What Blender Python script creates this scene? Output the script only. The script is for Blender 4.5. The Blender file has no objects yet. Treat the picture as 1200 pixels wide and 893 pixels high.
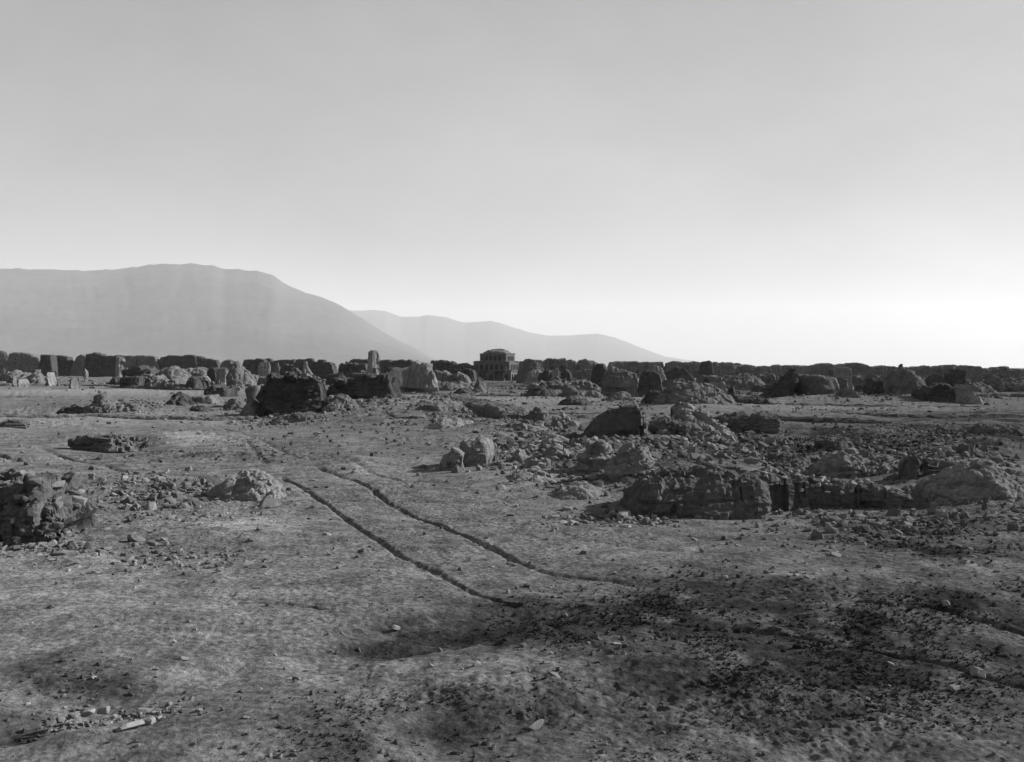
import bpy, math, random
import numpy as np
random.seed(7); rng = np.random.default_rng(11)
S = bpy.context.scene
C = S.collection
# ------------------------------------------------------------------ camera, sky, sun, exposure
F, HZ, CZ = 1287.0, 431.0, 4.0            # focal length and horizon in photograph pixels, eye height in metres
cam = bpy.data.cameras.new('camera'); camo = bpy.data.objects.new('camera', cam); C.objects.link(camo)
camo.location = (0, 0, CZ); camo.rotation_euler = (math.radians(90), 0, 0)
cam.sensor_width = 36; cam.lens = 36 * F / 1200; cam.shift_y = -(446.5 - HZ) / 1200
cam.clip_start = 0.1; cam.clip_end = 90000
S.camera = camo
SUN_EL, SUN_AZ = math.radians(26.5), math.radians(13)      # azimuth: from +X turned towards +Y
w = bpy.data.worlds.new('World'); S.world = w; w.use_nodes = True
nt = w.node_tree; nt.nodes.clear()
sky = nt.nodes.new('ShaderNodeTexSky'); sky.sky_type = 'NISHITA'; sky.sun_disc = False
sky.sun_elevation = SUN_EL; sky.sun_rotation = math.pi / 2 - SUN_AZ
sky.air_density = 1.0; sky.dust_density = 0.8; sky.ozone_density = 1.0
sp = nt.nodes.new('ShaderNodeSeparateColor'); bw = nt.nodes.new('ShaderNodeMath'); bw.operation = 'MULTIPLY_ADD'; bw.inputs[1].default_value = .45   # grey sky: a mix of its three colours
bg = nt.nodes.new('ShaderNodeBackground'); bg.inputs['Strength'].default_value = 0.05
wo = nt.nodes.new('ShaderNodeOutputWorld')
nt.links.new(sky.outputs[0], sp.inputs[0])
def mad(a, k, c):
    m = nt.nodes.new('ShaderNodeMath'); m.operation = 'MULTIPLY_ADD'; nt.links.new(a, m.inputs[0])
    for i_, v in ((1, k), (2, c)):
        if isinstance(v, (int, float)): m.inputs[i_].default_value = v
        else: nt.links.new(v, m.inputs[i_])
    return m.outputs[0]
nt.nodes.remove(bw)
g = mad(sp.outputs[2], .34, 0.0); g = mad(sp.outputs[1], .38, g); g = mad(sp.outputs[0], .28, g)
tcw = nt.nodes.new('ShaderNodeTexCoord'); vn = nt.nodes.new('ShaderNodeTexNoise'); vn.inputs['Scale'].default_value = 3.2; vn.inputs['Detail'].default_value = 6; vn.inputs['Roughness'].default_value = .6   # thin high veil
mpw = nt.nodes.new('ShaderNodeMapping'); mpw.inputs['Scale'].default_value = (1, 1, 2.2); nt.links.new(tcw.outputs['Generated'], mpw.inputs[0]); nt.links.new(mpw.outputs[0], vn.inputs['Vector'])
veil = mad(vn.outputs[0], .95, .52); g = mad(g, veil, 0.0)
pw_ = nt.nodes.new('ShaderNodeMath'); pw_.operation = 'POWER'; nt.links.new(g, pw_.inputs[0]); pw_.inputs[1].default_value = .56; g = mad(pw_.outputs[0], 1.64, 0.0)
nt.links.new(g, bg.inputs[0]); nt.links.new(bg.outputs[0], wo.inputs[0])
sl = bpy.data.lights.new('sun', 'SUN'); sl.energy = 5.0; sl.angle = math.radians(0.5); sl.color = (1, 1, 1)
slo = bpy.data.objects.new('sun', sl); C.objects.link(slo)
slo.rotation_euler = (math.pi / 2 - SUN_EL, 0, math.pi / 2 + SUN_AZ)
slo.location = (40, 8, 30)
S.view_settings.view_transform = 'Standard'; S.view_settings.look = 'None'
S.view_settings.exposure = 1.38; S.view_settings.gamma = 1.0
S.cycles.volume_bounces = 0; S.cycles.max_bounces = 4; S.cycles.diffuse_bounces = 3

# ------------------------------------------------------------------ noise
def _h(ix, iy, iz, s):
    n = (ix.astype(np.int64) * 374761393 + iy.astype(np.int64) * 668265263 + iz.astype(np.int64) * 2147483647 + s * 974711) & 0xffffffff
    n = ((n ^ (n >> 13)) * 1274126177) & 0xffffffff
    n = ((n ^ (n >> 16)) * 2246822519) & 0xffffffff
    return ((n ^ (n >> 15)) & 0xffff) / 32767.5 - 1.0
def vnoise(x, y, z=None, s=0):
    if z is None:
        fx, fy = np.floor(x), np.floor(y); tx, ty = x - fx, y - fy
        tx = tx * tx * (3 - 2 * tx); ty = ty * ty * (3 - 2 * ty); o = np.zeros_like(fx)
        a = _h(fx, fy, o, s); b = _h(fx + 1, fy, o, s); c = _h(fx, fy + 1, o, s); d = _h(fx + 1, fy + 1, o, s)
        return (a * (1 - tx) + b * tx) * (1 - ty) + (c * (1 - tx) + d * tx) * ty
    fx, fy, fz = np.floor(x), np.floor(y), np.floor(z); tx, ty, tz = x - fx, y - fy, z - fz
    tx = tx * tx * (3 - 2 * tx); ty = ty * ty * (3 - 2 * ty); tz = tz * tz * (3 - 2 * tz)
    r = 0
    for k in (0, 1):
        a = _h(fx, fy, fz + k, s); b = _h(fx + 1, fy, fz + k, s); c = _h(fx, fy + 1, fz + k, s); d = _h(fx + 1, fy + 1, fz + k, s)
        v = (a * (1 - tx) + b * tx) * (1 - ty) + (c * (1 - tx) + d * tx) * ty
        r = r + v * (tz if k else 1 - tz)
    return r
def fbm2(x, y, oct=4, s=0, g=0.5):
    r = 0; a = 1; t = 0
    for i in range(oct):
        r = r + a * vnoise(x * 2 ** i + 13.7 * i, y * 2 ** i - 7.3 * i, s=s + i); t += a; a *= g
    return r / t
def fbm3(x, y, z, oct=4, s=0, g=0.5):
    r = 0; a = 1; t = 0
    for i in range(oct):
        r = r + a * vnoise(x * 2 ** i + 3.1 * i, y * 2 ** i, z * 2 ** i, s=s + i); t += a; a *= g
    return r / t
def worley(x, y, z, s=0):
    fx, fy, fz = np.floor(x), np.floor(y), np.floor(z)
    d1 = np.full(x.shape, 9.0); d2 = d1.copy(); cid = np.zeros(x.shape)
    for i in (-1, 0, 1):
        for j in (-1, 0, 1):
            for k in (-1, 0, 1):
                cx, cy, cz = fx + i, fy + j, fz + k
                d = (cx + .5 + .45 * _h(cx, cy, cz, s) - x) ** 2 + (cy + .5 + .45 * _h(cx, cy, cz, s + 1) - y) ** 2 + (cz + .5 + .45 * _h(cx, cy, cz, s + 2) - z) ** 2
                m = d < d1
                d2 = np.where(m, d1, np.minimum(d2, d)); d1 = np.where(m, d, d1); cid = np.where(m, _h(cx, cy, cz, s + 3), cid)
    return np.sqrt(d1), np.sqrt(d2), cid

# ------------------------------------------------------------------ terrain shape
def W(px, py):                       # point of the level plain that the photograph shows at px, py
    d = F * CZ / (py - HZ); return (px - 600) / F * d, d
def PQ(x, y):
    yy = np.maximum(y, 3.0); return 600 + F * x / yy, HZ + F * CZ / yy
def gs(P, Q, px, py, rx, ry): return np.exp(-((P - px) / rx) ** 2 - ((Q - py) / ry) ** 2)
def seg_dist(x, y, pts):             # distance to a polyline laid on the plain, and signed side
    best = np.full(x.shape, 1e9)
    for (ax, ay), (bx, by) in zip(pts[:-1], pts[1:]):
        dx, dy = bx - ax, by - ay; L = dx * dx + dy * dy
        t = np.clip(((x - ax) * dx + (y - ay) * dy) / L, 0, 1)
        best = np.minimum(best, np.hypot(x - ax - t * dx, y - ay - t * dy))
    return best
BUMPS = [  # px, py, rx, ry, height
    (300, 858, 170, 46, .15), (60, 815, 110, 26, -.14), (590, 815, 100, 30, .20), (480, 742, 60, 8, -.10), (285, 628, 55, 14, .12),
    (96, 657, 34, 8, .13), (205, 518, 45, 7, .38), (95, 515, 30, 5, .18), (135, 520, 34, 5.5, -.75),
    (800, 572, 62, 18, .80), (775, 540, 110, 16, .40), (690, 548, 45, 12, .35), (880, 560, 40, 10, .35), (330, 552, 60, 8, .15), (415, 547, 42, 8, .38), (360, 520, 60, 5, .18), (640, 552, 90, 20, .30), (760, 530, 80, 22, .25),
    (435, 486, 75, 8, .9), (520, 482, 60, 10, .9), (370, 478, 60, 8, .4), (1125, 560, 60, 22, .75), (1000, 548, 60, 10, .3), (960, 600, 60, 9, .05),
    (1180, 610, 70, 20, .30), (900, 690, 180, 16, .14), (960, 660, 150, 10, .16), (1120, 720, 120, 25, .20), (800, 790, 110, 22, .14), (180, 730, 120, 14, .10), (420, 690, 90, 14, .08),
    (700, 760, 90, 20, .08), (40, 640, 70, 10, .10), (880, 520, 60, 8, .25), (240, 500, 60, 4, .2), (130, 478, 70, 7, .5),
    (820, 600, 60, 14, .10), (480, 575, 60, 10, .10), (1160, 520, 60, 8, .3), (570, 505, 60, 10, .4), (700, 500, 60, 10, .3),
    (60, 560, 90, 8, .1), (985, 840, 30, 6, -.08), (100, 870, 60, 12, .08), (0, 850, 50, 14, -.08), (1000, 505, 90, 6, .25),
    (810, 478, 70, 5, .8), (980, 468, 60, 4, .8), (240, 476, 60, 4, .4), (1080, 470, 60, 4, .8)]
RUTS = [  # polyline in photograph pixels, half width m, depth m
    ([(330, 562), (345, 570), (388, 598), (430, 628), (470, 655), (520, 683), (560, 701), (602, 713)], .088, .085),
    ([(372, 553), (418, 566), (452, 590), (500, 611), (545, 633), (600, 660), (640, 674), (690, 683), (740, 690), (765, 689)], .088, .085),
    ([(790, 738), (810, 740), (830, 741), (890, 745), (960, 757), (1040, 771), (1110, 782), (1200, 802), (1290, 822)], .07, .07),
    ([(1000, 712), (1080, 724), (1130, 735), (1200, 748), (1300, 765)], .08, .07),
    ([(640, 728), (662, 756), (712, 778)], .06, .04), ([(620, 790), (625, 815), (624, 830)], .05, .02),
    ([(50, 527), (80, 538), (120, 547), (155, 556), (240, 560), (330, 556)], .16, .10), ([(-30, 528), (0, 535), (20, 541)], .2, .14),
    ([(260, 502), (300, 515), (350, 540), (420, 552), (470, 568)], .14, .07), ([(250, 510), (290, 520), (310, 545)], .14, .07),
    ([(280, 716), (320, 715), (350, 718), (385, 721)], .07, .05), ([(460, 600), (560, 615), (640, 622)], .05, .03),
    ([(480, 560), (600, 590), (700, 605)], .06, .04), ([(700, 640), (800, 650), (900, 640)], .08, .05)]
GULLY = [([(385, 778), (470, 766), (530, 757), (590, 738), (640, 722)], .50, .12), ([(680, 700), (720, 697), (800, 706), (900, 704)], .5, .05),
    ([(0, 858), (90, 842), (180, 812), (260, 788)], .45, .10), ([(440, 742), (520, 735), (600, 722)], .35, .05)]
def Hmacro(x, y):
    P, Q = PQ(x, y); z = np.zeros_like(x)
    for px, py, rx, ry, h in BUMPS: z += h * gs(P, Q, px, py, rx, ry)
    r = np.hypot(x, y)
    z += .30 * fbm2(x / 14, y / 16, 3, 5) * np.clip((r - 8) / 25, 0, 1) * np.clip(1.4 - r / 500, 0.2, 1)
    return z
def Hfull(x, y):
    z = Hmacro(x, y); r = np.hypot(x, y)
    for pts, hw, dep in RUTS + GULLY:
        wp = [W(*p) for p in pts]; x0 = min(p[0] for p in wp) - 2; x1 = max(p[0] for p in wp) + 2; y0 = min(p[1] for p in wp) - 2; y1 = max(p[1] for p in wp) + 2
        m = (x > x0) & (x < x1) & (y > y0) & (y < y1)
        if not m.any(): continue
        xx, yy = x[m], y[m]
        k = 1 if hw < .4 else .6
        wx = xx + .035 * k * vnoise(xx * 1.7, yy * 1.7, s=3) + .03 * vnoise(xx * 7, yy * 7, s=4); wy = yy + .035 * k * vnoise(xx * 1.7, yy * 1.7, s=8) + .03 * vnoise(xx * 7, yy * 7, s=9)
        d = seg_dist(wx, wy, wp)
        md = np.clip(.62 + .75 * vnoise(xx * .55, yy * .55, s=12) + .3 * vnoise(xx * 2.2, yy * 2.2, s=14), 0.6, 1.1)
        hw = hw * (1 + .35 * vnoise(xx * .8, yy * .8, s=16))
        z[m] += -dep * md * np.exp(-(d / hw) ** 3) - dep * .45 * np.exp(-(d / (hw * 3.8)) ** 2) + dep * .22 * md * np.exp(-((d - hw * 1.9) / (hw * .7)) ** 2)
    z += .085 * fbm2(x / 2.6, y / 2.6, 5, 21, .55)
    rough = .5 + .5 * np.clip(fbm2(x / 5, y / 5, 2, 31) * 2 + rightness(x, y), -1, 1)
    n = fbm2(x / .30, y / .30, 4, 41, .62)
    n2 = fbm2(x / .85, y / .7, 4, 47, .6); pm = np.clip(.5 + 1.3 * fbm2(x / 3.1, y / 3.1, 2, 49), 0, 1)
    z += ((.005 + .036 * rough ** 1.5) * (1 - 2 * np.abs(n)) * pm + .05 * rough * (1 - pm) * (1 - 2 * np.abs(n2))) * (1 + np.clip(r / 30, 0, 3.5))
    return z
def rightness(x, y):                 # 1 where the ground is cloddy and weedy, -1 where it is swept bare
    P, Q = PQ(x, y)
    v = -.35 + 1.1 * gs(P, Q, 1000, 760, 330, 95) + .7 * gs(P, Q, 560, 880, 300, 70) + .6 * gs(P, Q, 100, 790, 120, 26) + .5 * gs(P, Q, 680, 730, 170, 34)
    v += .6 * gs(P, Q, 180, 590, 110, 30) + .7 * gs(P, Q, 640, 540, 120, 30) + .5 * gs(P, Q, 1080, 620, 140, 25) + .6 * gs(P, Q, 960, 530, 150, 16) + .6 * gs(P, Q, 450, 488, 90, 12)
    v -= .9 * gs(P, Q, 700, 590, 90, 22) + .6 * gs(P, Q, 300, 690, 170, 45) + .5 * gs(P, Q, 960, 672, 70, 10) + .5 * gs(P, Q, 60, 700, 90, 30) + .6 * gs(P, Q, 560, 790, 70, 22)
    v -= .5 * gs(P, Q, 780, 650, 110, 12)
    v += .45 * gs(P, Q, 300, 530, 220, 22) + .6 * gs(P, Q, 1050, 520, 180, 25) + .3 * gs(P, Q, 150, 620, 140, 16)
    v += 1.2 * gs(P, Q, 790, 545, 90, 18) + .9 * gs(P, Q, 1000, 545, 120, 14)
    return v
TONES = [(900, 455, 330, 6, -.4), (240, 448, 160, 4, -.3), (560, 452, 80, 4, -.2), (1000, 520, 220, 16, -.3), (300, 530, 160, 12, -.15), (860, 535, 120, 12, -.15), (540, 747, 75, 9, -.30), (612, 728, 60, 7, -.22), (470, 765, 50, 8, -.22), (565, 795, 62, 18, .28), (285, 622, 50, 11, .3), (860, 745, 160, 24, -.15), (40, 855, 70, 10, -.3), (230, 795, 60, 8, .15), (300, 690, 190, 45, .22), (60, 695, 90, 30, .22), (285, 625, 60, 15, .5), (96, 660, 40, 10, .35), (215, 517, 50, 8, .45), (560, 792, 85, 24, .25),  # negative patches along the flattened gully put its shade into the ground colour
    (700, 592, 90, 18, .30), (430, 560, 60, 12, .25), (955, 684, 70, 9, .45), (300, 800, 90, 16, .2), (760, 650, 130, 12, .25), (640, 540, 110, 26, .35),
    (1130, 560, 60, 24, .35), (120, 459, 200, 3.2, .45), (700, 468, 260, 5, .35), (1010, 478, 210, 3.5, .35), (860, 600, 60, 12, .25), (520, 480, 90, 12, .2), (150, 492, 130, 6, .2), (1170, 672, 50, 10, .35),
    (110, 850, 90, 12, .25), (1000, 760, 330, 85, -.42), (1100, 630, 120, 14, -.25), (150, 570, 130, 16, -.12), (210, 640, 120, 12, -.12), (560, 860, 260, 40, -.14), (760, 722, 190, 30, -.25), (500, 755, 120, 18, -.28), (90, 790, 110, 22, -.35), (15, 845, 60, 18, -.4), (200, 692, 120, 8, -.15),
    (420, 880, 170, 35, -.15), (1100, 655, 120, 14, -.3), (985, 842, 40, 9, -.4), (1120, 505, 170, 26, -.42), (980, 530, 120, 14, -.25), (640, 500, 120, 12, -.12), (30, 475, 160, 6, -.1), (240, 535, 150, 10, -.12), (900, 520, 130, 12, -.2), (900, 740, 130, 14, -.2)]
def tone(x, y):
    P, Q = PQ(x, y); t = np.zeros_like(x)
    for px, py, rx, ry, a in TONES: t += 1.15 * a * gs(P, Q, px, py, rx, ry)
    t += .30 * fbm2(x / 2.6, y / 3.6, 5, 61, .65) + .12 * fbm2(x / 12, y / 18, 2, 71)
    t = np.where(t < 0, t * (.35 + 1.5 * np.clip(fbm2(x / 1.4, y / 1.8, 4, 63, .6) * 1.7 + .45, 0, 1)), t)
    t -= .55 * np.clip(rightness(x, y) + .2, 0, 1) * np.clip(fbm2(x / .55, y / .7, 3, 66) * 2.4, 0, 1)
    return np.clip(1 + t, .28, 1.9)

# ------------------------------------------------------------------ materials (grey: the photograph is monochrome)
def mat(name, col, scale=6.0, bump=.5, dist=.05, var=.35, attr=False, course=None):
    m = bpy.data.materials.new(name); m.use_nodes = True; n = m.node_tree; L = n.links; N = n.nodes; N.clear()
    out = N.new('ShaderNodeOutputMaterial'); b = N.new('ShaderNodeBsdfDiffuse'); b.inputs['Roughness'].default_value = .6
    tc = N.new('ShaderNodeTexCoord')
    a = N.new('ShaderNodeTexNoise'); a.inputs['Scale'].default_value = scale; a.inputs['Detail'].default_value = 10; a.inputs['Roughness'].default_value = .68
    L.new(tc.outputs['Object'], a.inputs['Vector'])
    a2 = N.new('ShaderNodeTexNoise'); a2.inputs['Scale'].default_value = scale * .17; a2.inputs['Detail'].default_value = 5; a2.inputs['Roughness'].default_value = .6
    L.new(tc.outputs['Object'], a2.inputs['Vector'])
    def rngmap(src, lo, hi, a0=.3, a1=.7):
        r = N.new('ShaderNodeMapRange'); r.inputs[1].default_value = a0; r.inputs[2].default_value = a1; r.inputs[3].default_value = lo; r.inputs[4].default_value = hi
        L.new(src, r.inputs[0]); return r.outputs[0]
    def mul(p, q):
        k = N.new('ShaderNodeMath'); k.operation = 'MULTIPLY'
        for i, v in enumerate((p, q)):
            if isinstance(v, float): k.inputs[i].default_value = v
            else: L.new(v, k.inputs[i])
        return k.outputs[0]
    v = mul(rngmap(a.outputs[0], 1 - var, 1 + var), rngmap(a2.outputs[0], 1 - var * .7, 1 + var * .7))
    v = mul(v, float(col))
    if attr:
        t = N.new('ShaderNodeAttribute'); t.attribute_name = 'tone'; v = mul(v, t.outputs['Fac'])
    hgt = a.outputs[0]
    vo = N.new('ShaderNodeTexVoronoi'); vo.inputs['Scale'].default_value = scale * 1.3; L.new(tc.outputs['Object'], vo.inputs['Vector'])
    ad = N.new('ShaderNodeMath'); ad.operation = 'MULTIPLY_ADD'; L.new(vo.outputs['Distance'], ad.inputs[0]); ad.inputs[1].default_value = -.35; L.new(hgt, ad.inputs[2]); hgt = ad.outputs[0]
    if course:
        mp = N.new('ShaderNodeMapping'); mp.inputs['Rotation'].default_value = (math.pi / 2, 0, 0); L.new(tc.outputs['Object'], mp.inputs['Vector'])
        br = N.new('ShaderNodeTexBrick'); L.new(mp.outputs[0], br.inputs['Vector']); br.inputs['Scale'].default_value = 1
        br.inputs['Brick Width'].default_value = course * 2.6; br.inputs['Row Height'].default_value = course; br.inputs['Mortar Size'].default_value = course * .13; br.inputs['Mortar Smooth'].default_value = .8
        br.inputs['Color1'].default_value = (1, 1, 1, 1); br.inputs['Color2'].default_value = (.75, .75, .75, 1); br.inputs['Mortar'].default_value = (0, 0, 0, 1)
        ad = N.new('ShaderNodeMath'); ad.operation = 'MULTIPLY_ADD'; L.new(br.outputs['Color'], ad.inputs[0]); ad.inputs[1].default_value = .35; L.new(hgt, ad.inputs[2]); hgt = ad.outputs[0]
    bp = N.new('ShaderNodeBump'); bp.inputs['Strength'].default_value = bump; bp.inputs['Distance'].default_value = dist
    L.new(hgt, bp.inputs['Height']); L.new(bp.outputs[0], b.inputs['Normal'])
    L.new(v, b.inputs['Color']); L.new(b.outputs[0], out.inputs[0])
    return m
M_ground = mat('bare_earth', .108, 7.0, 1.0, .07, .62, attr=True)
M_clod = mat('earth_clod', .118, 20, .5, .01, .25, attr=True)
M_weed = mat('dry_weed', .022, 30, .2, .01, .3)
M_near = {k: mat('mud_brick_' + k, c, 5, 1.0, .07, .3, course=None) for k, c in (('dark', .080), ('mid', .150), ('pale', .20))}  # dark copy: shade of the wall fronts put into the brick colour
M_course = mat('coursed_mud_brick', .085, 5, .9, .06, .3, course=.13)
M_far = {k: mat('weathered_mud_' + k, c, 1.1, 1.0, .30, .35) for k, c in (('dark', .052), ('mid', .100), ('pale', .165))}  # dark and pale copies colour in the shaded and sunlit faces
M_rot = mat('plastered_mud', .105, 1.5, .6, .1, .3)
M_rock = mat('mountain_rock', .075, .004, .8, 9.0, .22)
M_stone = {k: mat('field_stone_' + k, c, 12, .8, .02, .3) for k, c in (('grey', .14), ('pale', .21), ('dark', .06))}  # dark copy serves only the shaded front of the left brick heap

# ------------------------------------------------------------------ object helpers
def mesh_np(name, V, Fq, smooth=True, tones=None):
    me = bpy.data.meshes.new(name); V = np.asarray(V, np.float32); Fq = np.asarray(Fq, np.int32); k = Fq.shape[1]
    me.vertices.add(len(V)); me.vertices.foreach_set('co', V.ravel())
    me.loops.add(Fq.size); me.loops.foreach_set('vertex_index', Fq.ravel())
    me.polygons.add(len(Fq)); me.polygons.foreach_set('loop_start', np.arange(0, Fq.size, k, dtype=np.int32))
    me.polygons.foreach_set('use_smooth', np.full(len(Fq), smooth))
    if tones is not None:
        at = me.attributes.new('tone', 'FLOAT', 'POINT'); at.data.foreach_set('value', np.asarray(tones, np.float32))
    me.update(calc_edges=True); me.validate()
    return me
def link(name, me, m, loc=(0, 0, 0), parent=None, **tags):
    o = bpy.data.objects.new(name, me); C.objects.link(o); o.location = loc
    if me is not None and m is not None and not me.materials: me.materials.append(m)
    if parent: o.parent = parent
    for k, v in tags.items():
        if v: o[k] = v
    return o
def grid_faces(nu, nv, wrapu=False):
    i, j = np.meshgrid(np.arange(nu if wrapu else nu - 1), np.arange(nv - 1), indexing='ij'); i2 = (i + 1) % nu
    return np.stack([i * nv + j, i2 * nv + j, i2 * nv + j + 1, i * nv + j + 1], -1).reshape(-1, 4)

# ------------------------------------------------------------------ ground: one sheet round the camera, finer where it is near
q = np.arange(960, 474, -.80); rows = F * CZ / (q - HZ)
rows = np.concatenate([[1.5, 3, 5, 7, 8.5], rows, rows[-1] * 1.03 ** np.arange(1, 62), np.geomspace(800, 30000, 26)])
ta = np.tan(np.radians(27.5)); ang = np.arctan(np.linspace(-ta, ta, 800))
ang = np.concatenate([ang, np.linspace(ang[-1], 2 * math.pi + ang[0], 66)[1:-1]])
A_, R_ = np.meshgrid(ang, rows, indexing='ij'); dpt = np.where(np.cos(A_) > .8, R_ / np.maximum(np.cos(A_), .2), R_)
X, Y = dpt * np.sin(A_), dpt * np.cos(A_)
Z = Hfull(X, Y) * np.clip(1 - (R_ - 600) / 400, 0, 1)
fq = grid_faces(len(ang), len(rows), True)[:, ::-1]
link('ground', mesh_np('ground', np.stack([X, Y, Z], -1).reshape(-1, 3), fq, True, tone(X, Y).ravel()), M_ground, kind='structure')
def hgt(x, y): return float(Hmacro(np.array([float(x)]), np.array([float(y)]))[0])

# ------------------------------------------------------------------ mountains
def mountain(name, sil, dist, front, back, jag, seed, nx=420, nt_=90):
    px = np.linspace(sil[0][0], sil[-1][0], nx); top = np.interp(px, [s[0] for s in sil], [s[1] for s in sil])
    t = np.concatenate([np.linspace(0, 1, nt_), np.linspace(1, 2, 30)[1:]])
    PX, T = np.meshgrid(px, t, indexing='ij'); TOP = top[:, None] + 0 * T
    D = np.where(T < 1, front + (dist - front) * T, dist + (back - dist) * (T - 1))
    X = (PX - 600) / F * D; Y = D
    zc = np.maximum(CZ - (TOP - HZ) / F * dist, 0)
    rid = 1 - 2 * np.abs(fbm2(PX / 26 + .8 * fbm2(PX / 60, T * 2, 2, seed + 30), T * 2.2, 6, seed, .62)); led = fbm2(PX / 90, T * 14, 4, seed + 40)
    wob = fbm2(X / (dist * .08), Y / (dist * .05), 4, seed + 9)
    prof = np.where(T < 1, .16 * np.clip(T / .45, 0, 1) + .84 * np.clip((T - .25) / .75, 0, 1) ** 1.25, 1 - .8 * (T - 1) ** 1.2)
    env = np.clip(1 - np.abs(T - .6) / .42, 0, 1)
    Z = zc * prof * (1 + .009 * env * rid + .05 * env * wob + .012 * env * led) + zc * .006 * rid * np.clip((T - .15) * 3, 0, 1) * (T < 1.0)
    Z += np.where(np.abs(T - 1) < .012, dist * jag * fbm2(PX / 7, 0 * X, 3, seed + 3), 0)
    me = mesh_np(name, np.stack([X, Y, Z - 3], -1).reshape(-1, 3), grid_faces(nx, len(t)), True)
    return link(name, me, M_rock, kind='structure')
mountain('mountain', [(-900, 330), (-500, 318), (-80, 312), (0, 314), (60, 316), (110, 317), (150, 314), (175, 310), (200, 309), (225, 309), (250, 311), (262, 315), (275, 315), (300, 317), (320, 322), (335, 333), (360, 343), (385, 351), (400, 358), (415, 367), (430, 377), (460, 395), (490, 410), (508, 420), (530, 430), (545, 431)], 14000, 8700, 17500, .0009, 100)
mountain('distant_mountain', [(250, 372), (340, 362), (420, 364), (435, 363), (450, 364), (470, 371), (492, 371), (500, 369), (520, 371), (545, 378), (560, 377), (575, 376), (585, 378), (600, 383), (620, 389), (640, 393), (665, 393), (690, 391), (700, 391), (715, 394), (730, 399), (745, 405), (780, 418), (830, 425), (900, 429), (980, 431)], 25000, 19000, 29000, .0004, 200, 420, 70)

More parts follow.
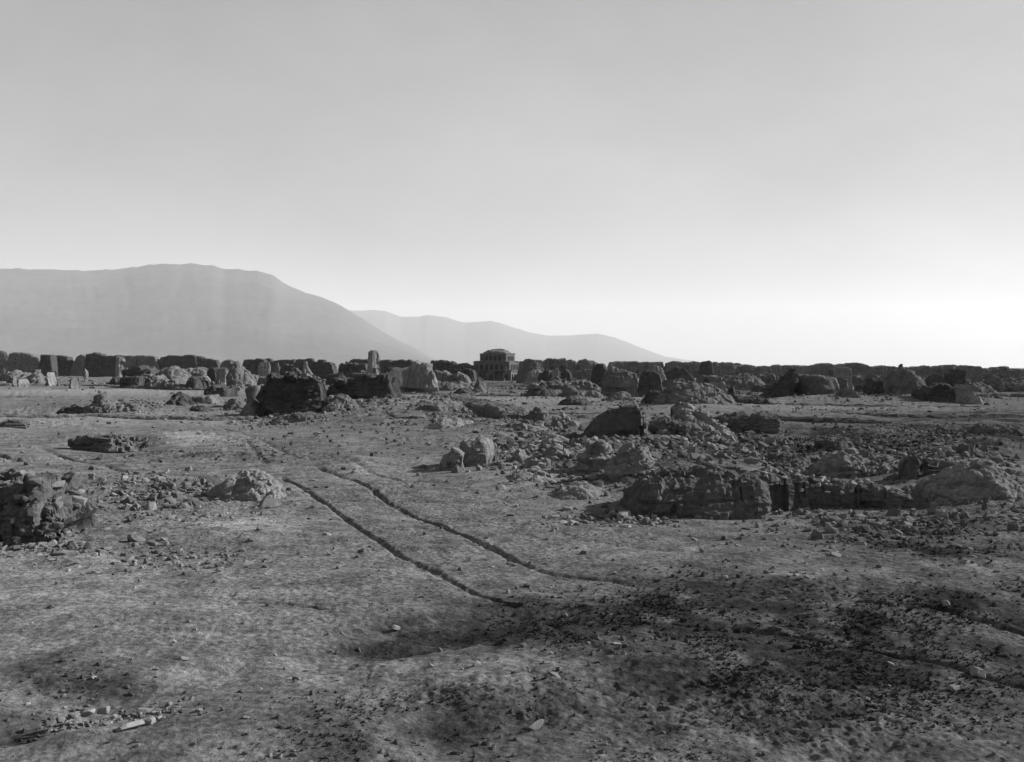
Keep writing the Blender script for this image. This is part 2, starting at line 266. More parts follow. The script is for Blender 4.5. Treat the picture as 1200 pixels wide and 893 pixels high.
# ------------------------------------------------------------------ ruins
BUDGET = [0]
def ruin(pts, base=None, T=2.0, q=6.0, rough=1.0, lump=0.0, strata=.5, m='mid', batter=.12, yaw=0., course=0, seed=None, name='wall', parent=None, res_k=1.0, notch=.5, **tags):
    """a free-standing ruin body: pts = (px, top) with one base line, or (px, base, top); T = depth in metres"""
    seed = seed if seed is not None else int(pts[0][0] * 7 + pts[-1][1]) % 9973
    P3 = [(p[0], base, p[1]) if len(p) == 2 else p for p in pts]
    a = np.array([(W(px, b)) + (tp,) for px, b, tp in P3], float)
    dfront = a[:, 1]; dc = dfront + T / 2
    ppx = np.array([p[0] for p in P3], float)
    xc = (ppx - 600) / F * dc; zt = CZ - (a[:, 2] - HZ) / F * dc
    if yaw:
        mid = (xc[0] + xc[-1]) / 2; u = (xc - mid); wd = abs(xc[-1] - xc[0]); u = u * max(.6 if dc.mean() < 200 else 1.0, (wd - T * abs(math.sin(math.radians(yaw)))) / wd); s = math.sin(math.radians(yaw)); xc = mid + u; dc = dc + u * math.tan(math.radians(yaw))
    if q > 3: q = q * 1.6
    dm = float(dc.mean()); L = np.concatenate([[0], np.cumsum(np.hypot(np.diff(xc), np.diff(dc)))]); Lt = L[-1]
    base_z = np.array([hgt(x, y) for x, y in zip(xc, dc - T * .4)]) - .12 * T - .15
    hmax = float((zt - base_z).max())
    res = max(1.85 * dm / F, .028) * res_k
    nu = int(np.clip((Lt + T) / res, 30, 240)); ns = int(np.clip((2 * hmax + T * .7) / res, 24, 190))
    pe = min(q * 2.2, 24) if q > 3 else 2.4
    ph = np.linspace(-math.pi / 2, math.pi / 2, 6001); uu = np.sign(np.sin(ph)) * np.abs(np.sin(ph)) ** (2 / pe); tt = np.abs(np.cos(ph)) ** (2 / pe)
    kk_ = np.concatenate([[0], np.cumsum(np.hypot(np.diff(uu) * Lt / 2, np.diff(tt) * T / 2))]); kq = np.linspace(0, kk_[-1], nu)
    u = (np.interp(kq, kk_, uu) * .5 + .5) * Lt; thn = np.interp(kq, kk_, tt)
    xs, ys, zs, bs = (np.interp(u, L, v) for v in (xc, dc, zt, base_z))
    # jagged top
    us = np.floor(u / max(.25, hmax * .12, dm * .0035) + .6 * vnoise(u / hmax, 0 * u, s=seed + 6)); u2 = np.floor(u / max(.8, hmax * .55) + .5 * vnoise(u / hmax, 0 * u + 3, s=seed + 6))
    z_old = zs; zs = zs - min(notch * .07 * hmax, .55 + dm * .002) * np.abs(_h(us, 0 * us, 0 * us, seed)) ** 2 - min(notch * .12 * hmax, .8 + dm * .004) * np.abs(_h(u2, 0 * us, 0 * us, seed + 1)) ** 3 + .02 * hmax * notch * vnoise(u / max(.12, hmax * .07), 0 * u, s=seed + 1)
    zs = zs + .8 * float((z_old - zs).mean())
    ug = np.linspace(0, Lt, 400); gx, gy = np.gradient(np.interp(ug, L, xc)), np.gradient(np.interp(ug, L, dc)); dx, dy = np.interp(u, ug, gx), np.interp(u, ug, gy); n = np.hypot(dx, dy) + 1e-9; nx_, ny_ = -dy / n, dx / n
    th = T / 2 * thn
    th *= 1 + .18 * vnoise(u / max(1, T), 0 * u + 5, s=seed + 2)
    fi = np.linspace(0, math.pi, 3000); c, s = np.cos(fi), np.sin(fi)
    cy = np.sign(c) * np.abs(c) ** (2 / q); cz = np.abs(s) ** (2 / q)
    # equal spacing along the section
    seg = np.concatenate([[0], np.cumsum(np.hypot(np.diff(cy) * T / 2, np.diff(cz) * hmax))]); k = np.interp(np.linspace(0, seg[-1], ns), seg, np.arange(3000))
    cy = np.interp(k, np.arange(3000), cy); cz = np.interp(k, np.arange(3000), cz)
    Hh = np.maximum(zs - bs, .02)
    off = -th[:, None] * cy[None] * (1 + batter * (1 - cz[None]) * 1.5)
    X = xs[:, None] + nx_[:, None] * off; Y = ys[:, None] + ny_[:, None] * off; Zz = bs[:, None] + Hh[:, None] * cz[None]
    # displacement along the normal
    e1 = np.stack([np.gradient(X, axis=0), np.gradient(Y, axis=0), np.gradient(Zz, axis=0)], -1); e2 = np.stack([np.gradient(X, axis=1), np.gradient(Y, axis=1), np.gradient(Zz, axis=1)], -1)
    nn = np.cross(e2, e1); nn /= np.linalg.norm(nn, axis=-1, keepdims=True) + 1e-9
    cen = np.stack([xs, ys, bs + Hh * .5], -1)[:, None]; P0 = np.stack([X, Y, Zz], -1)
    sgn = np.sign((nn * (P0 - cen)).sum(-1).mean()); nn = nn * (sgn or 1)
    fs = max(.8, hmax * .45); am = rough * (.035 + .045 * min(hmax, T))
    oc = int(np.clip(math.log2(fs / res), 2, 7))
    d = am * 1.25 * fbm3(X / fs, Y / fs, Zz / fs * .8, oc, seed, .68)
    if q > 3:
        d += am * .9 * (.5 - np.abs(1 - 2 * np.abs(vnoise(X / fs * 2.6, Y / fs * 2.6, Zz / fs * .45, s=seed + 5))))
        d -= am * 1.6 * np.clip(1 - 7 * np.abs(fbm3(X / fs * .9, Y / fs * .9, Zz / fs * .25, 3, seed + 15)), 0, 1)
    if strata:
        zz = Zz + .15 * fs * vnoise(X / fs * .5, Y / fs * .5, s=seed + 7)
        d += am * strata * .6 * vnoise(zz / (fs * .11), X / (fs * 3), s=seed + 8) + am * strata * .4 * vnoise(zz / (fs * .3), X / (fs * 5), s=seed + 11)
    if course:
        U = u[:, None] + .3 * course * vnoise(X * 1.1, Zz * 1.1, s=seed + 30); zr = Zz + .25 * course * vnoise(X * .7, Y * .7, s=seed + 31)
        rw = np.floor(zr / course); fz = zr / course - rw; bu = U / (course * 2.7) + .5 * (rw % 2) + .15 * _h(rw, 0 * rw, 0 * rw, 4); cb = np.floor(bu); fu = bu - cb
        hb = _h(rw, cb, 0 * rw, seed + 32); jt = np.minimum(np.minimum(fz, 1 - fz) * 1.0, np.minimum(fu, 1 - fu) * 2.7)
        side = np.clip(1.4 - np.abs(nn[..., 2]) * 2, 0, 1); pat = np.clip(.6 + 1.2 * vnoise(X * .8, Zz * .8 + Y * .8, s=seed + 33), .15, 1)
        d += side * pat * course * (.16 * hb - .16 * np.exp(-(jt / .13) ** 2) - .45 * (hb > .8) - .9 * (hb > .96))
    if q > 3:
        U = u[:, None] + .12 * hmax * vnoise(X / hmax * 1.5, Zz / hmax * 1.5, s=seed + 60); d *= .75
        for ii, cs in enumerate((.42 * min(hmax, 4), .19 * min(hmax, 4))):
            if cs < res * 1.5: continue
            rw = np.floor((Zz + .15 * cs * vnoise(X, Y, s=seed + 61)) / cs + .37 * seed); cb = np.floor(U / (cs * 1.5) + .5 * (rw % 2))
            d += cs * rough * (.26 * _h(rw, cb, 0 * rw, seed + 62 + ii) - .45 * (_h(rw, cb, 0 * rw, seed + 66 + ii) > .8))
    if dm > 150 and q > 12:
        U = u[:, None] + 0 * Zz; cu = np.floor(U / 3.4 + .3 * seed); fu = U / 3.4 + .3 * seed - cu; rel = (Zz - bs[:, None]) / Hh[:, None]
        hb = _h(cu, 0 * cu, 0 * cu, seed + 50); wl = .10 + .12 * np.abs(_h(cu, 1 + 0 * cu, 0 * cu, seed)); lo_ = .25 + .2 * _h(cu, 2 + 0 * cu, 0 * cu, seed)
        d -= 1.1 * ((hb > .15) & (np.abs(fu - .5) < wl) & (rel > lo_) & (rel < lo_ + .34)) * (th[:, None] > T * .45)
    if lump:
        ls = max(lump, res * 3.0)
        for ls_, kk in ((ls * 1.5, 1.0), (ls * .62, .9), (ls * .27, .8)):
            if ls_ < res * 2.2: continue
            wx, wy, wz = (.25 * ls_ * vnoise(X / ls_ * 1.3 + 9 * i_, Y / ls_ * 1.3, Zz / ls_ * 1.3, s=seed + 20 + i_) for i_ in range(3))
            f1, f2, ci = worley((X + wx) / ls_ * .8, (Y + wy) / ls_ * .8, (Zz + wz) / ls_ * 1.2, seed + int(ls_ * 50))
            d += kk * ls_ * rough * (.20 * ci + .16 * np.clip((f2 - f1) * 2.5, 0, 1) - .10)
    fade = np.clip(th / (T * .12), .25, 1)[:, None]
    P0 = P0 + nn * (d * fade)[..., None]
    ox, oy, oz = float(xs.mean()), float(ys.mean()), float(bs.min())
    V = (P0 - np.array([ox, oy, oz])).reshape(-1, 3)
    fq = grid_faces(nu, ns)
    BUDGET[0] += 2 * len(fq)
    me = mesh_np(name, V, fq, not lump)
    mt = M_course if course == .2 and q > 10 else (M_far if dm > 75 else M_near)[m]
    if dm > 150: me.polygons.foreach_set('use_smooth', np.zeros(len(me.polygons), bool))
    o = link(name, me, mt, (ox, oy, oz), parent=parent, **tags)
    o['_l'] = dm; return o

ico = None
def rock_mesh(seed, sub=1, squash=.7, blocky=.5):
    import bmesh
    bm = bmesh.new(); bmesh.ops.create_icosphere(bm, subdivisions=sub, radius=1)
    V = np.array([v.co[:] for v in bm.verts]); Fc = np.array([[v.index for v in f.verts] for f in bm.faces]); bm.free()
    r = np.random.default_rng(seed); V = V * 1.15
    dirs = [np.array(a, float) for a in ((1, 0, 0), (-1, 0, 0), (0, 1, 0), (0, -1, 0), (0, 0, 1), (0, 0, -1))] + [r.normal(size=3) for _ in range(7)]
    for i, n in enumerate(dirs):
        n = n + r.normal(size=3) * .22; n /= np.linalg.norm(n); lim = r.uniform(.55, .8) if i < 6 else r.uniform(.72, .95)
        e = V @ n - lim; V = V - np.outer(np.clip(e, 0, None), n)
    V *= np.array([1.15, .6 + .4 * r.random(), squash * (.6 + .5 * r.random())])
    return V, Fc
ROCKV = [rock_mesh(50 + i, 2, .75, .2 + .08 * i) for i in range(10)]
ROCKM = [[mesh_np('stone', V, Fc, False) for V, Fc in ROCKV] for _ in range(3)]
for k, row in zip(('grey', 'pale', 'dark'), ROCKM):
    for me in row: me.materials.append(M_stone[k])
rnd = random.Random(5)
def stone(x, y, size, name='stone', shade=0, parent=None, z=None, lift=.25, rot=None, stretch=1.0, **tags):
    me = ROCKM[shade][rnd.randrange(10)]
    zz = (hgt(x, y) if z is None else z) + size * lift
    o = bpy.data.objects.new(name, me); C.objects.link(o)
    loc = (x, y, zz)
    if parent: o.parent = parent; loc = tuple(a - b for a, b in zip(loc, parent.location))
    o.location = loc; fat = 1 + .35 * max(stretch - 1, 0); o.scale = (size * min(stretch, 1.7) * rnd.uniform(.85, 1.1), size * fat * rnd.uniform(.85, 1.1), size * fat * rnd.uniform(.8, 1.1))
    o.rotation_euler = rot or (rnd.uniform(-.35, .35), rnd.uniform(-.35, .35), rnd.uniform(0, 6.28))
    for k, v in tags.items(): o[k] = v
    return o
BODY = {}
def R(name, cat, label, pts, base=None, T=2.0, **kw):
    o = ruin(pts, base, T, name=name, label=label, category=cat, **kw)
    me = o.data; co = np.empty(len(me.vertices) * 3, np.float32); me.vertices.foreach_get('co', co); no = np.empty(len(me.vertices) * 3, np.float32)
    me.vertex_normals.foreach_get('vector', no)
    BODY[o.name] = (co.reshape(-1, 3) + np.array(o.location), no.reshape(-1, 3), o)
    return o
def lumps(o, n, lo, hi, box, name='mud_brick', shade=0, sink=.3, blocky=True):
    """pieces of brick and clod bedded in the surface of a ruin, inside a box of photograph pixels"""
    V, N, _ = BODY[o.name]; d = V[:, 1]; px = 600 + F * V[:, 0] / d; py = HZ + F * (CZ - V[:, 2]) / d
    nz = N * np.sign((N * (V - V.mean(0))).sum(-1).mean() or 1)
    m = np.where((px > box[0]) & (px < box[2]) & (py > box[1]) & (py < box[3]) & ((nz[:, 1] < .3) | (nz[:, 2] > .2)))[0]
    if not len(m): return
    r = random.Random(n * 31 + int(box[0])); done = []
    for _t in range(n * 12):
        if len(done) >= n: break
        i = int(m[r.randrange(len(m))]); s = r.uniform(lo, hi) * (.6 + .6 * r.random())
        if any((V[i] - V[j]) @ (V[i] - V[j]) < (s * .9 + t) ** 2 * .8 for j, t in done): continue
        done.append((i, s)); p = V[i] + nz[i] * s * (.5 - sink)
        stone(float(p[0]), float(p[1]), s, name, shade if r.random() > .12 else (shade + 1) % 2, parent=o, z=float(p[2]), lift=0)
G = []
# ---- near and middle ruins
o = R('rubble_mound', 'ruin', 'tall lumpy heap of mud bricks cut off by the left edge of the picture', [(-75, 600), (-50, 570), (-20, 560), (10, 560), (40, 560), (62, 566), (80, 578), (94, 600), (106, 634)], 641, 2.4, q=3.2, rough=1.0, lump=.42, strata=1.2, m='dark', notch=.3)
lumps(o, 26, .10, .22, (58, 556, 112, 640), shade=0); lumps(o, 16, .10, .18, (0, 552, 62, 585), shade=0); lumps(o, 18, .10, .18, (0, 585, 62, 640), shade=2)  # front bricks coloured darker for shade, right side and top left grey
o = R('rubble_mound', 'ruin', 'low rounded earth mound beside the start of the cart ruts, crumbling on its right side', [(244, 584), (254, 571), (272, 558), (292, 551), (312, 554), (325, 566), (333, 580), (339, 589)], 590, 1.5, q=2.6, rough=1.0, lump=.26, strata=0, m='mid', notch=.3)
lumps(o, 12, .05, .09, (290, 552, 340, 592), 'clod')
o = R('ruined_wall', 'ruin', 'short thick wall stump with a dark front throwing a long shadow over the track', [(538, 518), (548, 514), (562, 512), (574, 514), (580, 520), (583, 550)], 551, 1.5, q=9, rough=.7, lump=.2, course=.14, m='mid', yaw=-14, notch=.5)
lumps(o, 10, .08, .13, (520, 512, 590, 555), 'mud_brick')
o = R('ruined_wall', 'ruin', 'small leaning lump at the left foot of the thick wall stump', [(516, 548), (518, 534), (525, 526), (534, 524), (541, 532), (545, 553)], 555, .9, q=6, lump=.2, course=.14, m='mid', notch=.8)
R('rubble_mound', 'rubble', 'row of broken clods between the thick wall stump and the layered lump', [(586, 548), (598, 534), (609, 527), (618, 532), (627, 538), (632, 551)], 552, 1.6, q=2.4, lump=.35, m='mid')
o = R('rubble_mound', 'rubble', 'low crumbled heap with a dark hollow left of the layered lump', [(632, 550), (640, 528), (650, 520), (662, 524), (672, 536), (680, 552)], 554, 2.0, q=2.2, lump=.35, m='mid')
lumps(o, 8, .07, .12, (630, 520, 680, 555), 'mud_brick')
o = R('ruined_wall', 'ruin', 'pale layered lump of mud brick just below the big trapezoid wall', [(672, 560), (678, 538), (690, 520), (704, 515), (716, 519), (722, 535), (724, 566)], 566, 1.8, q=3, lump=.3, strata=2.2, m='mid', rough=1.1, yaw=-6, notch=.8)
lumps(o, 14, .08, .13, (672, 515, 726, 566), 'mud_brick')
o = R('ruined_wall', 'ruin', 'craggy pale lump standing against the left end of the front retaining wall', [(700, 572), (710, 548), (722, 530), (738, 519), (752, 520), (762, 530), (769, 548), (774, 572)], 574, 1.9, q=2.9, lump=.36, strata=1.2, m='mid', rough=1.15, yaw=-6, notch=.8)
lumps(o, 12, .08, .13, (702, 519, 775, 572), 'mud_brick')
o = R('ruined_wall', 'ruin', 'big dark trapezoid wall of coursed mud brick in the middle of the view', [(676, 514), (684, 500), (698, 484), (712, 475), (735, 473), (750, 473), (757, 478), (760, 500), (761, 520)], 522, 1.9, q=9, rough=.55, strata=.6, course=.2, yaw=-12, notch=.35, batter=.05)
lumps(o, 22, .10, .16, (748, 472, 768, 522), 'mud_brick', 0, .1); lumps(o, 14, .08, .12, (700, 470, 760, 482), 'mud_brick')
o = R('ruined_wall', 'ruin', 'ragged wall joining the right end of the big trapezoid wall', [(757, 505), (763, 495), (775, 491), (797, 491), (806, 500), (817, 510), (824, 524)], 526, 2.0, q=5, lump=.3, m='dark', course=.2, yaw=-10)
lumps(o, 14, .10, .15, (757, 488, 825, 515), 'mud_brick')
o = R('rubble_mound', 'ruin', 'tall crumbling brick heap behind the ragged wall, spilling to the right', [(780, 512), (785, 490), (788, 476), (800, 473), (814, 477), (828, 483), (840, 496), (852, 509), (872, 522)], 524, 4.5, q=2.4, rough=1.1, lump=.5, m='mid', notch=.5)
lumps(o, 36, .10, .2, (785, 473, 870, 524), 'mud_brick')
o = R('ruined_wall', 'ruin', 'dark brick stub capping the tall crumbling heap', [(786, 492), (788, 477), (800, 474), (808, 476), (811, 492)], 494, 2.2, q=6, lump=.4, m='dark')
o = R('ruined_wall', 'ruin', 'bulging front retaining wall with a dark rounded face and pale flat top', [(722, 602), (738, 580), (752, 566), (770, 556), (790, 552), (820, 550), (850, 548), (872, 552), (884, 566)], 608, 3.2, q=4.2, rough=.7, lump=.14, strata=.5, m='dark', course=.13, notch=.3, batter=.2)
lumps(o, 26, .07, .13, (750, 545, 884, 600), 'mud_brick')
o = R('ruined_wall', 'ruin', 'long low front wall with loose bricks lying along its top', [(868, 604, 562), (885, 602, 553), (905, 600, 555), (935, 599, 560), (965, 599, 563), (1000, 599, 566), (1040, 600, 572), (1075, 602, 580), (1105, 604, 592)], None, 1.3, q=8, rough=.55, lump=.12, strata=.4, m='dark', course=.13, notch=.6, batter=.02)
lumps(o, 64, .08, .14, (895, 545, 1100, 578), 'mud_brick', 1, .15)
o = R('ruined_wall', 'ruin', 'broken rear wall across the pit behind the long low front wall', [(932, 556), (948, 548), (962, 540), (978, 536), (1000, 531), (1020, 532), (1040, 535), (1060, 541), (1068, 562)], 564, 1.2, q=4, lump=.36, m='mid', notch=1.0)
lumps(o, 26, .09, .15, (935, 528, 1068, 560), 'mud_brick')
R('ruined_wall', 'ruin', 'black stub at the right end of the pit beside the pale earth slope', [(1060, 562), (1064, 540), (1076, 532), (1088, 536), (1096, 562)], 574, 1.4, q=5, lump=.3, m='dark')
o = R('rubble_mound', 'ruin', 'pale earth slope dotted with clods at the right end of the pit', [(1072, 600), (1086, 566), (1104, 553), (1126, 543), (1150, 541), (1172, 550), (1192, 570), (1215, 596)], 606, 3.6, q=2.0, rough=.8, lump=.34, strata=0, m='mid', notch=.3)
lumps(o, 30, .06, .11, (1090, 536, 1200, 600), 'clod')
R('rubble_mound', 'ruin', 'small dark clump alone on the ground behind the rear wall', [(953, 530), (960, 517), (972, 515), (986, 514), (996, 521), (1001, 531)], 532, 1.6, q=3, lump=.4, m='dark')
R('rubble_mound', 'ruin', 'dark lumpy bank between the tall heap and the pit', [(875, 552), (890, 538), (915, 530), (935, 532), (950, 542), (958, 556)], 556, 2.4, q=2.2, lump=.4, m='dark')
o = R('ruined_wall', 'ruin', 'low dark wall running obliquely towards the viewer with a pale broken end', [(520, 474, 462), (545, 482, 467), (570, 489, 473), (590, 495, 475), (601, 498, 479), (607, 499, 486)], None, 2.2, q=7, rough=.6, m='mid', lump=.3)
R('ruined_wall', 'ruin', 'upright pale boulder like stump right of the oblique low wall', [(612, 498), (616, 486), (624, 479), (634, 480), (641, 498)], 500, 1.6, q=4, lump=.4, m='mid', yaw=15)
R('rubble_mound', 'ruin', 'low slab of broken wall at the foot of the upright stump', [(586, 503), (600, 497), (620, 498), (640, 500), (650, 506)], 508, 1.4, q=3, lump=.4, m='mid')
R('ruined_wall', 'ruin', 'low rounded block right of the upright stump, its right side pale', [(642, 501), (650, 491), (662, 487), (672, 489), (679, 500)], 504, 2.0, q=3.5, lump=.4, m='mid')
R('ruined_wall', 'ruin', 'small dark block in front of the left foot of the big trapezoid wall', [(661, 516), (664, 508), (676, 507), (682, 511), (684, 519)], 521, 1.2, q=4, lump=.3, m='dark')
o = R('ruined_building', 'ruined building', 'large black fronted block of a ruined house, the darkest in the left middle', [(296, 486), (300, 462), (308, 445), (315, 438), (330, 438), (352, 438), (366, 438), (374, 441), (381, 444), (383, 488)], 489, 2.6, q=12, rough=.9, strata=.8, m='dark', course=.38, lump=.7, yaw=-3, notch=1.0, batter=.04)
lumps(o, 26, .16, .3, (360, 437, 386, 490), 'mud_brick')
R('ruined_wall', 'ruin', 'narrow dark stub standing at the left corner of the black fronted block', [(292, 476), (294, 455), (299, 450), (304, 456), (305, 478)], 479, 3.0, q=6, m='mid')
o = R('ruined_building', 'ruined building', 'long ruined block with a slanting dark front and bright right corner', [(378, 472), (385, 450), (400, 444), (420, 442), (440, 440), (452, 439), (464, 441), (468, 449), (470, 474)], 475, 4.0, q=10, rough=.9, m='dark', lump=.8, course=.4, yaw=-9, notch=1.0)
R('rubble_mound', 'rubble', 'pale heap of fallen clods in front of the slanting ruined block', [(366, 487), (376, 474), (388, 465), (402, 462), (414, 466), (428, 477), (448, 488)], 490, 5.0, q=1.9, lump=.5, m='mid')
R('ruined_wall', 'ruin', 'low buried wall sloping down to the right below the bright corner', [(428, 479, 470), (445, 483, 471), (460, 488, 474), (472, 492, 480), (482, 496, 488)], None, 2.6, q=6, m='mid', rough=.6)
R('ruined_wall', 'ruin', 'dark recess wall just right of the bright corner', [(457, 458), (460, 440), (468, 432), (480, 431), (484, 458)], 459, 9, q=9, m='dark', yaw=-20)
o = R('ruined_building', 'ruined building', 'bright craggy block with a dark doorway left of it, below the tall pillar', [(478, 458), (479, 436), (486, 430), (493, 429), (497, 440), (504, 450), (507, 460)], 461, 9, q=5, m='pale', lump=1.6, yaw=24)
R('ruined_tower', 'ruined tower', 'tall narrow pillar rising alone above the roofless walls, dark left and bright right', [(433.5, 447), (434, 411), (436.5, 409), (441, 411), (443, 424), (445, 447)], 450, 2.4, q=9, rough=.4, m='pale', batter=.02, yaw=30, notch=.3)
R('ruined_tower', 'ruined tower', 'dark slab added as the shaded left side of the tall narrow pillar', [(432, 447), (433, 412), (436, 410), (437.5, 413), (438, 447)], 449, 2.5, q=12, rough=.5, m='dark', yaw=-10, notch=.1, batter=.0)  # added piece; its dark colour stands for the pillar's shaded side
R('ruined_wall', 'ruin', 'low wedge shaped ruin with a dark peaked left end on the left plain', [(194, 478), (202, 468), (211, 459), (217, 463), (222, 470), (226, 479)], 479, 3.0, q=3, lump=.6, m='dark')
R('ruined_wall', 'ruin', 'flat topped dark block right of the peaked wedge', [(222, 476), (226, 464), (240, 463), (252, 463), (256, 467), (258, 476)], 477, 3.6, q=8, m='mid', rough=.6)
R('rubble_mound', 'ruin', 'low fragment in front of the flat topped dark block', [(222, 482), (228, 477), (240, 478), (250, 482)], 484, 2.0, q=3, lump=.5, m='dark')
o = R('rubble_mound', 'ruin', 'broad low heap with pale ridges on the left plain', [(98, 480), (106, 470), (116, 463), (126, 462), (134, 467), (146, 470), (158, 469), (172, 475), (196, 485)], 486, 6, q=2, lump=.9, m='mid', notch=.8)
R('rubble_mound', 'ruin', 'dark front lip of the broad low heap', [(66, 484), (76, 477), (88, 476), (102, 479), (116, 484)], 485, 2.5, q=3, lump=.5, m='dark')
R('ruined_wall', 'ruin', 'dark squat wall left of the black fronted block', [(242, 464), (245, 453), (256, 450), (270, 450), (276, 454), (272, 465)], 465, 4.5, q=8, m='dark', yaw=-8)
R('rubble_mound', 'rubble', 'small pale clod pile left of the narrow dark stub', [(262, 478), (270, 469), (280, 468), (290, 474), (296, 480)], 482, 2.5, q=2, lump=.5, m='mid')
# ---- cluster on the left, about two hundred metres off
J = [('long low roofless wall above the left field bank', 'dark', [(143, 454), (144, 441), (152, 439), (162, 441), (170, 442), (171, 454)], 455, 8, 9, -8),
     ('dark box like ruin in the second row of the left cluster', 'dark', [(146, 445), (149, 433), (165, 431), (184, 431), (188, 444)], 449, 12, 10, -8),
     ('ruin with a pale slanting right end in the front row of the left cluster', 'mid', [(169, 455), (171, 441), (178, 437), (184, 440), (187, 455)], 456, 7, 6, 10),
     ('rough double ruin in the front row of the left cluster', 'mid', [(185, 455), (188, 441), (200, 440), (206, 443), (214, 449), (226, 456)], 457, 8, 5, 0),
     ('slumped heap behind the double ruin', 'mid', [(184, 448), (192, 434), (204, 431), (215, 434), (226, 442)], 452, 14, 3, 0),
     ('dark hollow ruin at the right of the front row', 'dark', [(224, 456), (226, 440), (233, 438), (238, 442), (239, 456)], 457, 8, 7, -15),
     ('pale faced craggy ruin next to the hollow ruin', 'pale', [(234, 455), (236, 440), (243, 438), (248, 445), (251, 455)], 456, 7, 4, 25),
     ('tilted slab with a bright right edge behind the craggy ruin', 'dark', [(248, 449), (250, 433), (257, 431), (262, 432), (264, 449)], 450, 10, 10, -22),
     ('thin sunlit edge of the tilted slab, coloured pale', 'pale', [(259, 449), (260, 431), (262, 431), (265, 436), (266, 449)], 450.5, 3, 10, 45),  # sunlit end of the slab, put in as a separate pale piece
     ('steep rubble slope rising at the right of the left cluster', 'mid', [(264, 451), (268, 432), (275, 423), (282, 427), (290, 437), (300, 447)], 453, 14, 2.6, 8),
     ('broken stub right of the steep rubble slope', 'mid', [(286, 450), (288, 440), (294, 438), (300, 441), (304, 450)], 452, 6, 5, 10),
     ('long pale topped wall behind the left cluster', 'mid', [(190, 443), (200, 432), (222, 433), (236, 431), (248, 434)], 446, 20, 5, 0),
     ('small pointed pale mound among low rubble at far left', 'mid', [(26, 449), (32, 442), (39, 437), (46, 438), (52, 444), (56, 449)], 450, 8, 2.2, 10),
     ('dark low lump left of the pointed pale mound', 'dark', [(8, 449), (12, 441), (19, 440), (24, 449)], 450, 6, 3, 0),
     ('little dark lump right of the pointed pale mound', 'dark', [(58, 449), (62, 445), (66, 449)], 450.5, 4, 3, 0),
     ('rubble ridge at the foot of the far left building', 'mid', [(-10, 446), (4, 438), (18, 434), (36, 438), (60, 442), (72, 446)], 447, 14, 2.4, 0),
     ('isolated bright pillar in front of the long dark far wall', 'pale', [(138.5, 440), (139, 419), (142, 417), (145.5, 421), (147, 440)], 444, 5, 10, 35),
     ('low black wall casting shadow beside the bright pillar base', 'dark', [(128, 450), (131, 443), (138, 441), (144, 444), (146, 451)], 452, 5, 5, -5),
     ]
for i, (lb, m_, pts, b, T, q_, yw) in enumerate(J):
    T = max(T * .6, 3)
    R('rubble_mound' if q_ < 3.5 else 'ruined_tower' if 'pillar' in lb else 'ruined_wall', 'ruin', lb, pts, b, T, q=q_, m=m_, yaw=yw, rough=.8, lump=1.1 if q_ < 7 else 0, notch=1.4)
